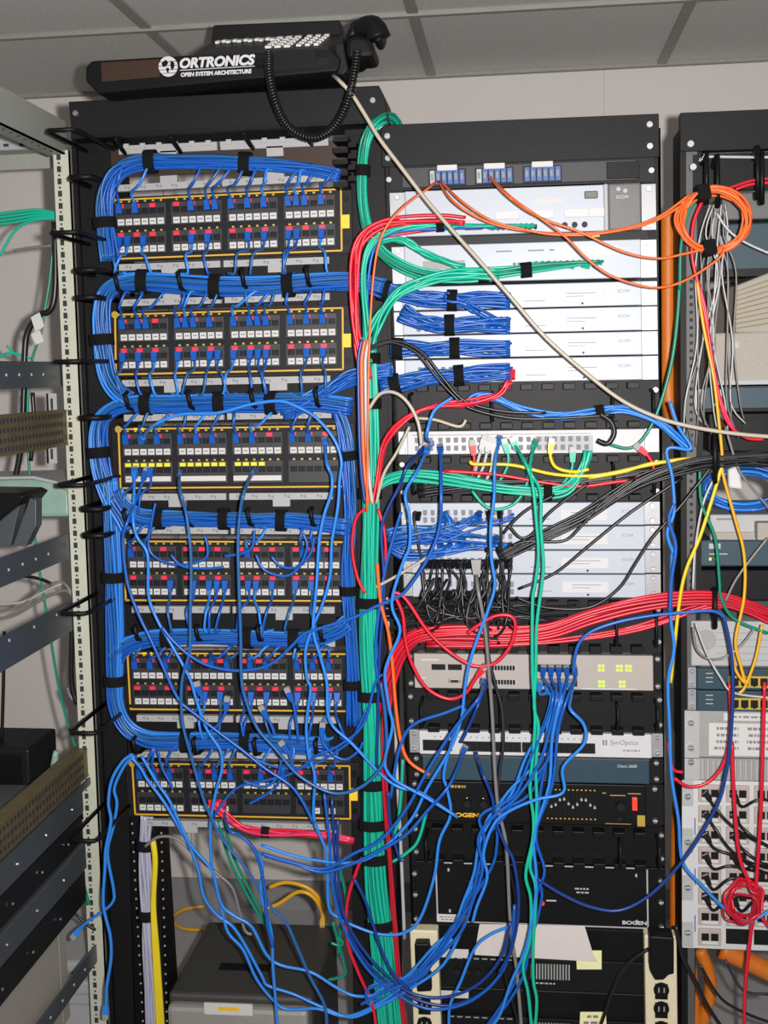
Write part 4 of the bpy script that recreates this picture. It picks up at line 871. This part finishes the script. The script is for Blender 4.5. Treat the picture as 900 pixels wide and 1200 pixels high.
# ------------------------------------------------------------------ single long cables in front
LONG=[
([(158,552,-.02),(157,580,-.06),(156,610),(161,630),(173,650),(174,697),(184,726),(200,754),(222,794),(230,820),(242,854),(258,879),(260,901),(253,928),(247,962),(247,1000),(250,1027),(259,1061),(267,1092),(285,1113),(301,1148),(322,1174),(338,1183),(372,1182),(405,1191),(440,1178),(478,1150),(505,1120),(530,1085)],'c_bluelight','bright blue cable from the yellow-tabbed row wandering down across the printer'),
([(171,553,-.02),(160,585,-.06),(150,610),(144,632),(149,681),(162,719),(176,748),(191,781),(209,819),(229,837),(260,861),(284,879),(310,900),(345,925),(368,965)],'c_blue','darker blue cable crossing the fifth patch panel diagonally'),
([(210,554,-.02),(211,574),(218,601),(223,640),(224,674),(223,719),(222,763),(213,800),(214,846),(224,886),(233,919),(243,948),(262,985),(290,1020),(316,1061),(335,1081),(348,1109),(364,1146),(381,1180),(383,1215)],'c_bluegrey','blue cable hanging straight from the third panel then over the printer'),
([(297,552,-.02),(287,574),(281,603),(279,640),(280,686),(282,741),(283,795),(289,823),(302,854),(324,879),(347,906),(373,923),(396,930),(422,923),(444,903),(453,879),(451,834),(446,800)],'c_bluegrey','blue cable dropping from the third panel and swinging right to the trunk'),
([(166,516,-.02),(178,500),(210,486),(255,484),(293,474),(327,470),(349,477),(371,490),(391,514),(400,539),(398,563),(396,594),(389,635),(387,674),(378,708),(367,734),(358,763),(360,795),(364,808),(359,850),(362,886),(369,910),(368,960),(383,1001),(385,1061),(398,1076),(420,1087),(446,1095),(474,1093),(493,1075),(509,1027),(515,985),(528,955),(524,925),(520,907),(530,868),(545,830)],'c_bluelight','long light blue cable arching from the third panel to the middle rack'),
([(381,516,-.02),(383,543),(389,559),(388,579),(380,603),(374,635),(371,686),(367,737),(375,768),(383,800),(384,834),(391,852),(413,872),(447,908),(469,923),(493,929),(536,958)],'c_bluelight','light blue cable from the third panel crossing the trunk to the amplifier'),
([(516,525,-.03),(517,570),(515,618),(501,655),(480,687),(467,699),(440,711),(416,723),(382,734),(356,743),(342,757),(316,779),(282,786),(247,781),(222,768),(202,750),(190,735)],'c_blue','blue cable slanting from the port panel down over the fourth bundle'),
([(501,527,-.03),(488,554),(475,578),(480,607),(480,640),(472,660),(459,707),(469,739),(456,771),(451,792),(456,829),(460,851),(452,885),(452,900),(464,915),(500,935),(534,956)],'c_bluelight','blue cable winding down the left edge of the middle rack'),
([(497,526,-.03),(478,545),(468,570),(455,595),(447,620),(449,660),(450,700),(445,760),(443,830),(441,900)],'c_bluedark','dark blue cable from the port panel into the trunk'),
([(585,515,-.03),(580,543),(579,583),(575,618),(576,655),(580,685),(573,712),(560,747),(549,781),(544,813),(541,840),(528,877),(501,923),(480,963),(440,1001),(411,1011),(377,1009),(344,1003),(306,990)],'c_bluelight','light blue cable from the middle of the port panel falling to lower left'),
([(505,520,-.03),(500,512),(505,490),(512,478),(530,466)],'c_bluelight','short light blue lead leaving the port panel upwards'),
([(566,798,-.03),(563,815),(545,838),(528,860),(500,905),(475,950),(445,985),(415,1000),(380,1018),(340,1010),(306,1000)],'c_blue','blue cable from the beige hub curving away to the lower left'),
([(570,800,-.03),(562,822),(550,850),(540,870)],'c_bluedark','dark blue lead under the left ports of the beige hub'),
([(545,826),(520,836),(490,846),(475,860),(465,890),(458,935)],'c_blue','blue lead running left below the beige hub'),
([(558,885,-.03),(565,905),(577,935),(580,960),(592,990),(602,1010),(608,1060),(600,1110),(585,1140)],'c_bluedark','dark blue lead from the white port strip down past the amplifier'),
([(544,878,-.03),(528,918),(501,950),(475,979),(442,998),(411,1013),(377,1022),(344,1012),(310,1003)],'c_blue','blue lead from the white port strip sweeping left behind the trunk straps'),
([(156,887,-.06),(153,886),(165,900),(173,914),(193,941),(213,975),(224,996),(233,1022),(239,1051),(254,1072),(272,1085),(287,1107),(307,1144),(314,1155),(344,1165),(377,1180),(411,1192),(442,1180),(478,1160),(520,1130),(545,1080)],'c_bluelight','blue cable from the lowest panel corner crossing the printer top, nearer the front'),
([(166,886),(184,917),(200,941),(222,988),(248,1020),(259,1059),(276,1074),(295,1086),(312,1118),(329,1131),(364,1139),(394,1157),(416,1167),(442,1165),(478,1150),(508,1128),(530,1100)],'c_bluelight','blue cable from the lowest panel crossing the printer top, farther back'),
([(290,985),(307,1011),(306,1048),(318,1092),(320,1135),(326,1210)],'c_bluelight','blue cable hanging over the middle of the printer lid'),
([(262,948,-.03),(268,972),(283,980),(300,1000),(310,1040),(313,1080),(320,1110)],'c_blue','blue cable dropping from the red plug towards the printer'),
([(389,935),(392,1005),(394,1048),(407,1087),(424,1120),(452,1150),(490,1172),(530,1178),(570,1160),(592,1130),(602,1090),(606,1030)],'c_bluedark','dark blue cable swinging under the trunk to the middle rack'),
([(380,930),(386,985),(390,1040),(402,1085),(425,1128),(455,1158),(500,1182),(545,1176),(580,1150),(598,1115),(603,1060)],'c_blue','blue cable swinging lowest under the trunk to the middle rack'),
([(396,960),(396,1020),(402,1068),(420,1105),(450,1140),(485,1165),(525,1168),(562,1152),(588,1120),(598,1080)],'c_bluedark','dark blue cable swinging highest under the trunk'),
([(415,1030),(428,1055),(437,1083),(446,1110),(460,1140),(480,1160)],'c_bluedark','thin dark blue cable crossing the front of the trunk'),
([(470,600),(458,640),(449,680),(440,760),(444,800),(452,835),(450,880)],'c_blue','blue cable weaving in front of the trunk beside the red bundle'),
([(455,928),(457,960),(462,985),(468,1005),(474,1008)],'c_bluedark','dark blue hook-shaped cable end beside the middle rack'),
([(848,722),(856,760),(859,800),(856,870),(850,910),(842,940),(820,980),(795,1015),(760,1050),(725,1067),(690,1062),(655,1046),(630,1030)],'c_bluedark','dark blue cable sagging from the right rack across the white-bordered plate'),
([(850,724),(835,716),(800,718),(760,722),(720,730),(690,742),(676,760),(672,790)],'c_blue','blue cable from the beige hub joining the red bundle to the right'),
([(788,640),(786,720),(790,760),(783,800),(785,860),(787,910),(795,960),(800,1010),(825,1040),(850,1065),(875,1080),(905,1065)],'c_bluelight','light blue cable hanging beside the right rack over the jack panel'),
([(785,470),(795,500),(810,526),(782,526),(788,560),(790,600),(782,625),(790,650)],'c_bluelight','crumpled light blue cable in the gap between the middle and right racks'),
([(790,590),(784,610),(792,640),(787,680),(785,720)],'c_blue','blue cable behind the crumpled one in the gap'),
([(156,884),(144,892),(131,914),(127,941),(130,962),(124,994),(123,1016),(121,1060),(129,1096),(130,1124),(125,1157),(124,1188)],'c_bluelight','blue cable with a loose plug hanging down the cream post'),
([(158,886),(146,897),(134,923),(137,941),(133,968),(126,1000),(133,1042),(132,1057),(118,1070),(100,1082),(88,1095)],'c_bluelight','blue cable whose loose plug sticks out left over the dark cases'),
]
for i,(pts,m,l) in enumerate(LONG):
    e=l.startswith('blue cable with a loose') or l.startswith('blue cable whose')
    cable([p if len(p)>2 else (p[0],p[1],-.085-.018*((i*5)%4)) for p in pts],m,.0032,label=l,plug0=len(pts[0])>2,plug1=e,group='loose blue patch cables',k=5)
# thin blue loops drooping over the fourth panel and dangling plugs
LOOP=[([(182,590),(178,610),(174,640),(185,655),(210,662),(240,655),(243,640),(240,628)],'blue loop drooping over the left of the fourth panel'),([(263,652),(285,648),(296,640),(298,622)],'small blue loop rising from the fourth panel into the third bundle'),
([(300,650),(310,668),(335,675),(352,662),(360,640),(355,625)],'blue loop drooping over the right of the fourth panel'),([(318,652),(330,664),(350,664),(364,648),(368,630)],'inner blue loop over the right of the fourth panel'),([(200,650),(215,664),(245,666),(262,664)],'shallow blue loop between the second and third modules'),
([(250,958),(275,925),(310,915),(345,905),(372,885),(395,875),(425,850),(440,800),(450,790)],'blue cable rising right from the lowest panel to the trunk'),([(283,880),(300,890),(330,900),(365,897),(395,880),(413,865),(430,830)],'blue loop across the strips under the fifth panel'),
([(390,885),(405,890),(420,880),(425,870)],'little blue loop beside the trunk under the fifth panel'),([(285,915),(310,922),(325,910),(330,890)],'blue loop hanging in the lowest panel'),([(292,942),(310,932),(325,920),(332,900)],'second blue loop hanging in the lowest panel'),([(185,880),(190,900),(200,918),(202,925)],'short blue lead hanging before the lowest panel')]
for i,(pts,l) in enumerate(LOOP): cable(pts,'c_blue',.0028,-.07-.01*(i%3),label=l,group='loose blue patch cables')
DANG=[((308,832),(318,850),(322,862)),((338,811),(345,830),(350,870)),((378,852),(378,870),(392,885)),((332,873),(340,885),(345,905)),((266,822),(264,835),(255,850),(245,858)),((232,804),(236,820),(228,835))]
for i,p in enumerate(DANG): cable([p[0],p[1],p[2]] if len(p)==3 else list(p),'c_blue',.003,-.08,label='clear-tipped blue plug dangling over the fifth panel, '+('leftmost low one','high one near the red tabs','one beside the trunk','one on the blue bundle','one below the second module','upper left one')[i],plug0=True,group='dangling plugs')
# ------------------------------------------------------------------ blue cascade from the beige hub
fh=RF(765,806.5)
for q in range(10):
    u=.525+.015*q; v=.38 if q%2 else .8; j=fh.at(u,v,.02); px=xl(785)+u*(xr(785)-xl(785)); o_=(q-5)*2.2
    if q in(8,): mid=[(668,830),(684,850),(676,870),(668,900),(655,930),(625,941),(600,948),(577,965),(572,1000),(570,1030),(556,1062),(545,1080)]; l='blue cable kinking right below the beige hub then joining the cascade'
    elif q<6: mid=[(657+o_,815),(650+o_*1.2,850),(636+o_,890),(612+o_*2,930),(590+o_*2.2,955),(574+o_*1.6,985),(568+o_,1020),(552+o_,1060),(538+o_*.5,1085),(518+o_,1115),(490+o_,1145),(455+o_*2,1168+o_),(430,1178)]; l=('first','second','third','fourth','fifth','sixth')[q]+' blue cable from the left in the cascade below the beige hub'
    else: mid=[(655+o_,820),(645+o_,860),(638+o_,920),(632+o_*.5,980),(630,1020),(625+o_*.5,1050),(606+o_,1110),(598+o_,1150),(570+o_*2,1195),(560,1215)]; l=('seventh','eighth','','ninth')[q-6]+' blue cable from the left in the cascade, falling straight'
    P=[j,j+Vector((0,-.03,-.012))]+[W(x+(R.uniform(-9,9) if n_>1 else 0),y+R.uniform(-4,4),-.08-.012*((q*3)%5)) for n_,(x,y) in enumerate(mid)]
    o=cable(P,R.choice(['c_bluelight','c_bluelight','c_blue']),.0031,label=l,group='blue cascade below the beige hub',plug0=True)
for x,(a,l) in enumerate((((527,1205),'blue cable falling out of the bottom edge left of the grey cord'),)): cable([(600,1085),(575,1095),(556,1112),(540,1150),(527,1180),(527,1215)],'c_bluelight',.0031,-.1,label=l)
for pts,l in(([(600,517,-.03),(616,543),(624,567),(628,605),(631,650),(627,685),(624,707),(624,787),(627,840),(625,880),(621,923),(625,958),(624,985),(616,1025),(622,1054),(621,1101),(613,1133),(619,1165),(624,1215)],'left of the two long teal cables down the middle rack'),([(627,519,-.03),(621,551),(633,575),(634,620),(637,660),(635,685),(629,733),(628,787),(626,829),(631,851),(628,900),(629,940),(627,977),(621,1014),(628,1043),(625,1107),(625,1149),(629,1173),(626,1215)],'right of the two long teal cables down the middle rack')):
    cable([p if len(p)>2 else (*p,-.115) for p in pts],'c_green',.0033,label=l,plug0=True)
o=cable([(558,668,-.05),(560,690),(568,733),(573,787),(577,840),(580,905),(584,947),(592,982),(595,1017),(597,1065),(600,1101),(605,1133),(608,1165),(612,1215)],'c_greyc',.0036,-.10,label='thick grey cord with a large boot hanging down the middle rack')
plugmesh(W(558,656,-.07),(.02,-.1,-1),'c_greyc',o,s=1.5,tip=None)
cable([(572,690),(572,760),(580,800),(588,830),(590,870),(586,900),(582,940)],'c_charcoal',.003,-.09,label='dark lead beside the grey cord')
cable([(562,700,-.05),(590,985),(600,1030),(604,1060),(598,1100),(592,1140),(605,1190),(608,1215)][1:],'c_blackc',.003,-.09,label='black cord beside the grey cord near the bottom')
# red loops at the beige hub
cable([(461,694),(470,697),(480,708),(500,738),(522,760),(545,776),(562,781),(582,776),(598,757),(604,733),(598,722),(580,722),(560,733),(548,742)],'c_red',.0036,-.10,label='red cable making a large loop before the beige hub')
cable([(462,697),(472,720),(475,750),(483,778),(500,806),(525,819),(545,813),(556,797),(566,784)],'c_red',.0036,-.095,label='red cable sagging below the beige hub',plug1=True)
cable([(442,660),(446,705),(455,740),(460,780),(464,830),(470,870),(480,893),(503,908)],'c_orange',.0034,-.10,label='orange cable down the left edge to the teal router')
cable([(440,688),(452,682),(470,672),(490,660),(505,650)],'c_beigec',.003,-.09,label='beige lead among the lower blue fan')
cable([(432,480),(445,462),(462,460),(478,472),(490,495),(494,522)],'c_beigec',.0034,-.09,label='beige cable arching from the trunk to the port panel')
cable([(486,490),(510,492),(538,500),(546,492)],'c_beigec',.003,-.07,label='short frayed beige lead above the port panel'); cable([(480,500),(465,530),(450,555),(441,590)],'c_beigec',.003,-.085,label='beige lead slanting beside the red cables')
cable([(454,700),(456,760),(463,840),(465,900),(470,1000),(474,1100)],'c_whitec',.0036,-.0,label='white cable running down behind the red bundle')
# grey telephone cable
cable([(390,88,-.06),(398,95),(412,110),(428,135),(445,163),(470,196),(500,235),(530,270),(562,306),(600,350),(640,396),(690,440),(730,470),(770,489),(810,500),(860,508),(910,512),(970,512),(1040,506,.0)],'c_beigec',.0037,-.115,label='long grey telephone cable running diagonally from the phone to the right rack')
# ------------------------------------------------------------------ orange fibre
FIB=[([(512,212),(500,222),(470,245),(448,275),(438,320),(433,400),(431,500),(430,600)],'orange fibre falling left from the first adapter group'),([(514,213),(530,235),(560,255),(600,268),(660,274),(720,270),(770,255),(808,228)],'orange fibre from the first adapter group to the coil, upper strand'),([(516,212),(540,235),(575,258),(610,268),(650,275),(700,274),(760,262),(800,240)],'orange fibre from the first adapter group to the coil, lower strand'),
([(572,206),(590,225),(615,245),(640,258),(680,272),(730,295),(770,303),(800,298),(825,292)],'orange fibre from the second adapter group swinging below the coil'),([(574,207),(600,232),(640,260),(665,280),(690,305),(720,325),(765,337),(800,330),(840,305),(850,290)],'orange fibre making the lowest sag past the tall switch')]
for i,(pts,l) in enumerate(FIB): cable([(*pts[0],-.02)]+pts[1:],'c_orange',.0022,-.10-.008*i,label=l,name='fibre_cable',group='orange fibre leads')
t=thing('fibre_coil','coil of orange fibre cable tied with black straps on the right rack','cable coil',W(838,292,-.10))
for q in range(10):
    rx=39+R.uniform(-5,5); ry=35+R.uniform(-4,4); ph=R.random()*6; ox,oy=R.uniform(-3,3),R.uniform(-2,3)
    P=[W(837+ox+rx*math.cos(a)*(1+.05*math.sin(2*a+ph)),258+oy+ry*math.sin(a),-.10-.015*math.sin(a+ph)) for a in [2*math.pi*k/14+ph for k in range(15)]]
    obj('fibre_loop',MB().tube(spline(P,4),.0023,5),'c_orange',t,smooth=True)
for x,y in((826,226),(833,291)): obj('strap',MB().poly([(x-9,y-10),(x+6,y-12),(x+9,y+6),(x-6,y+9)],-.125,-.08),'velcro',t,bevel=.004)
# ------------------------------------------------------------------ right rack cables
t=thing('white_cable_bundle','thin white cables falling through the orange coil down the right rack','cable bundle',W(820,500,-.05))
for q in range(14):
    x=828+q*2.2; P=[W(832+q*1.5,240,-.06),W(x-4+R.uniform(-6,6),275,-.06),W(x+R.uniform(-14,8),320,-.06),W(814+q*3.2+R.uniform(-9,9),400,-.05),W(806+q*4.4+R.uniform(-9,9),470,-.05),W(806+q*5.5+R.uniform(-6,6),R.uniform(490,525),-.04)]
    obj('cable',MB().tube(spline(P,5),.0016,5),('c_whitec','c_greyc','c_greyc')[q%3],t,smooth=True)
RC=[('c_greendark',.0028,[(822,228),(806,250),(798,290),(797,340)],'green cable entering the right rack behind the coil'),('c_red',.0032,[(826,230),(813,260),(811,300),(820,340),(830,390),(838,440),(850,490),(872,512),(895,515)],'red cable hanging from the coil, curling right above the black bundle'),('c_pinkred',.0028,[(820,335),(828,370),(834,420),(845,470),(860,505)],'pinkish red cable beside the yellow one in the right rack'),
('c_amber',.003,[(817,330),(824,380),(836,440),(842,490),(846,530),(847,555),(862,610),(872,650),(872,700),(862,750),(868,780),(874,802)],'amber cable down the right rack to the teal routers'),('c_yellow',.0034,[(846,545),(836,580),(820,630),(805,665),(797,700),(790,760),(786,800)],'yellow cable slanting left across the gap beside the right rack'),('c_amber',.0028,[(858,762),(862,785),(872,800)],'short amber lead into the upper teal router'),('c_amber',.0028,[(893,732),(886,770),(873,805),(866,812)],'amber lead falling from the right edge into the teal routers'),
('c_greendark',.003,[(820,550),(822,590),(838,630),(843,680),(845,700),(860,725),(900,742)],'green cable curving right over the pale grooved unit'),('c_whitec',.0022,[(838,558),(824,590),(815,640),(812,690)],'white cable slanting down beside the amber one'),('c_greyc',.0024,[(900,630),(880,655),(862,680),(850,705)],'grey cable slanting in from the right edge'),
('c_greyc',.0024,[(812,735),(816,760),(830,772),(850,770),(870,755),(885,735)],'grey loop hanging on the pale grooved unit'),('c_whitec',.0022,[(815,730),(828,765),(845,795),(860,812),(905,818)],'white cable sagging across the teal routers'),
('c_red',.0034,[(855,800),(856,850),(850,890),(832,915),(808,922),(790,912)],'red cable curling left below the teal routers'),('c_red',.0036,[(858,870),(860,930),(866,1000),(878,1035),(890,1070),(905,1090)],'red cable hanging over the second jack column'),('c_red',.0036,[(896,800),(894,870),(892,940),(888,1010),(884,1060),(878,1110),(873,1160),(872,1215)],'straight red cable hanging at the right edge'),
('c_red',.0032,[(800,905),(788,900),(783,870)],'short red end in the gap beside the ribbed vent'),('c_blackc',.004,[(792,1085),(800,1120),(815,1150),(830,1180),(850,1210)],'black power lead falling below the jack panel'),('c_blackc',.0035,[(760,1112),(735,1130),(718,1160),(708,1190),(700,1212)],'black cord from the adapter curving left over the lowest amplifier'),('c_blackc',.003,[(820,1130),(845,1170),(880,1190),(910,1200)],'black lead lying below the jack panel'),('c_charcoal',.003,[(850,1125),(870,1160),(900,1165)],'dark lead at the lower right corner'),
('c_greyc',.0024,[(850,500),(862,540),(872,560),(905,600)],'grey cable drooping past the black bundle at the right edge'),('c_whitec',.0022,[(840,250),(852,268),(868,281),(890,292),(910,298),(960,300,.0)],'white cable leaving the coil to the right'),('c_red',.0028,[(862,222),(880,216),(905,214)],'red cable running right from the top of the coil'),('c_reddark',.0028,[(850,222),(880,212),(905,209)],'dark red cable above it at the right edge')]
for m,r,pts,l in RC: cable(pts,m,r,-.07,label=l)
t=thing('red_cable_coil','tangled red cable coil hanging before the jack panel','cable coil',W(872,1090,-.08))
for q in range(6):
    rx=22+R.uniform(-8,8); ry=22+R.uniform(-8,8); ph=R.random()*6; ox,oy=R.uniform(-6,8),R.uniform(-5,10)
    P=[W(872+ox+rx*math.cos(a)+R.uniform(-3,3),1060+oy+ry*math.sin(a)+R.uniform(-2,2),-.08-.02*math.sin(a+ph)) for a in [2*math.pi*k/12+ph for k in range(13)]]
    obj('cable_loop',MB().tube(spline(P,4),.0028,5),'c_red' if q%2 else 'c_reddark',t,smooth=True)
fj=TF(915,1112,799)
for q,(c,r_,dy) in enumerate(((0,0,70),(0,1,80),(0,2,45),(1,0,15),(1,1,60),(1,2,60),(0,3,25),(0,4,8),(0,5,5),(1,5,4),(1,3,20))):
    u=.065+c*.112+.03; v=.02+r_*.122+.05; j=fj.at(u,v,.01); px=799+u*296; py=915+v*197
    o=cable([j,j+Vector((.01,-.03,-.012)),W(px+30,py+dy*.55,-.05),W(px+65,py+dy*.85,-.04),W(px+110,py+dy,-.02)],'c_blackc',.003,label='black lead from the jack panel, %s row, %s column'%(('topmost','second','third','fourth','fifth','sixth')[r_],('first','second')[c]),plug0=True,group='black leads of the jack panel')
t=thing('blue_cable_coil','coiled blue cables with a white clip in the right rack','cable coil',W(865,600,.0))
for q in range(9):
    rx=38+q*1.5; ry=20+R.uniform(-4,6); P=[W(872+rx*math.cos(a),573+ry*math.sin(a),-.0-.02*math.sin(a+q)) for a in [2*math.pi*k/12+q for k in range(13)]]
    obj('cable_loop',MB().tube(spline(P,4),.003,5),'c_blue' if q%3 else 'c_bluelight',t,smooth=True)
obj('white_clip',MB().poly([(853,550),(863,546),(868,556),(871,574),(854,572)],-.05,-.03),'white',t,bevel=.004)
for y,h,l in((505,60,'upper'),(690,45,'lower')): tag(obj('cable_hook',MB().tube([W(838,y,.0),W(838,y,-.09),W(838,y+h*.5,-.1),W(838,y+h,-.09),W(838,y+h,0)],.0045,6),'black',smooth=True),l+' black cable hook on the right rack upright','hook')
# ------------------------------------------------------------------ left edge cables
SHC=[('c_green',.003,[(-10,252+i*4),(20,248+i*4),(45,246+i*3),(66,250+i*2)],'teal cable %s at the upper left edge'%w) for i,w in enumerate(('topmost','second from the top','third from the top','lowest of the four'))]+[
('c_green',.003,[(0,300),(8,285),(20,268),(40,258),(66,256)],'teal cable dropping off to the left edge'),('c_greyc',.003,[(16,294),(40,290),(60,288)],'short grey rod behind the cream post'),
('c_greendark',.003,[(62,290),(58,330),(53,360),(48,390),(38,420),(33,460),(33,520),(36,580),(42,640),(48,680),(58,740),(68,800),(80,850),(90,880)],'long green cable down behind the grey shelf beams'),
('c_blackc',.007,[(64,260),(65,330),(60,362),(45,370),(32,390),(29,415),(28,460),(25,520),(18,560)],'thick black cable strapped behind the cream post'),('c_blackc',.005,[(38,460),(40,500),(36,540)],'dark cable behind the brassy perforated beam'),
('c_green',.0028,[(-5,420),(10,414),(25,416),(36,420)],'teal cable lying on the grey beam'),('c_green',.0028,[(8,405),(14,412),(24,418)],'short teal end sticking up on the grey beam'),
('c_greyc',.003,[(-10,716),(20,712),(50,690),(70,682),(82,692),(88,715)],'grey cable on the third shelf beam, upper'),('c_greyc',.003,[(-10,724),(15,722),(45,705),(75,692),(86,700)],'grey cable on the third shelf beam, middle'),('c_beigec',.003,[(-10,708),(25,706),(50,694),(72,684)],'beige cable on the third shelf beam'),('c_blackc',.004,[(-10,690),(20,676),(45,678),(60,684)],'black cable arched over the third shelf beam'),('c_blackc',.004,[(5,740),(4,800),(2,870)],'black cable hanging at the left edge'),('c_blackc',.006,[(85,715),(84,760),(84,800),(90,825)],'black cable clipped behind the cream post'),('c_greyc',.003,[(79,806),(82,815),(90,826),(94,834)],'grey lead clipped behind the cream post'),
('c_blackc',.004,[(96,960),(92,940),(84,945),(88,960)],'black loop beside the dark cases'),('c_greendark',.004,[(96,1030),(100,1045),(104,1060)],'green cable end beside the dark cases'),('c_blackc',.003,[(76,1055),(92,1075),(112,1090)],'black lead behind the loose blue plug')]
for m,r,pts,l in SHC: cable(pts,m,r,.10 if pts[0][1]<900 else -.02,label=l)
for k in range(2): tag(obj('cable_tag',MB().poly([(36+k*0,372+k*20),(46,366+k*20),(52,382+k*18),(42,390+k*14)],.07,.072),'label'),('upper','lower')+() and (('upper','lower')[k]+' white tag tied to the black cable behind the post'),'tag')
# bundle in the lower left upright, and the rest of the lower left
b=Bundle('white_cable_bundle','white, lilac and yellow cables running down the left rack upright',[(172,955),(170,1000),(172,1060),(175,1120),(179,1215)],12,.013,.01,['c_lilac','c_whitec','c_lilac'],Y=.0,r=.0035)
for q in range(6): obj('cable',MB().tube(spline([W(177+q*.8,985,-.012),W(180+q*.7,1010,-.016-.002*(q%2)),W(178+q*.7,1060,-.016),W(180+q*1.2,1120,-.018),W(185+q*1.5,1215,-.016)],5),.003,5),'c_yellow',b.o,smooth=True)
for x,y in((171,990),(172,1072)): b.strap(x,y,.022)
cable([(170,992),(185,981),(205,982),(222,995),(238,1010),(255,1024),(272,1040),(280,1065),(287,1090),(295,1095)],'c_greyc',.0032,-.03,label='grey cable leaving the lilac bundle towards the printer')
for k in range(2): cable([(256+k*6,962),(268+k*6,1005),(285+k*6,1040),(303+k*5,1072),(312,1085)],'c_greendark',.0034,-.01,label=('left','right')[k]+' of two dark green cables slanting down to the printer')
for i,(pts,l) in enumerate((([(240,1062),(215,1066),(201,1078),(215,1088),(238,1090)],'amber cable loop on the floor left of the printer'),([(300,1068),(325,1060),(350,1045),(368,1052),(378,1070)],'amber cable arching behind the printer'),([(316,1040),(335,1034),(360,1040),(375,1055),(378,1072)],'amber cable with a fat boot behind the printer'))): cable([onz(x,y,.008) for x,y in pts] if i==0 else [W(x,y,yb-.01) for x,y in pts]+[onz(pts[-1][0],1084,zt+.004)],'c_amber',.005,label=l,plug1=i==2)
t=Bundle('red_cable_bundle','flat red cables from the lowest panel to the trunk',[(252,940),(262,955),(275,966),(295,973),(330,977),(370,979),(415,985)],5,.007,.005,['c_red','c_pinkred'],Y=-.05,r=.0032); t.strap(311,975,.016)
for x in(248,256,262): plugmesh(W(x,937,-.02),(.1,-.4,-1),'c_red',t.o,tip=None)
cable([(424,1005),(418,1020),(407,1057),(407,1102),(418,1135),(437,1180),(441,1215)],'c_red',.0034,-.09,label='single red cable hanging left of the trunk near the floor')
for i,(pts,l) in enumerate((([(396,1010),(405,1050),(400,1080),(396,1120)],'dark green cable tied in a knot right of the printer'),([(390,1080),(398,1110),(405,1140),(395,1146),(385,1148)],'dark green cable hooking left beside the printer'),([(388,1105),(398,1108),(402,1104),(394,1098)],'small dark green knot beside the printer'),([(500,950),(490,985),(476,1000),(460,1010)],'green cable slanting left from the middle rack'),([(472,890),(470,930),(466,965),(458,985),(452,1000)],'teal strand leaving the trunk beside the middle rack'))): cable(pts,'c_greendark' if i<3 else 'c_green',.0034,.02 if i<3 else -.04,label=l)
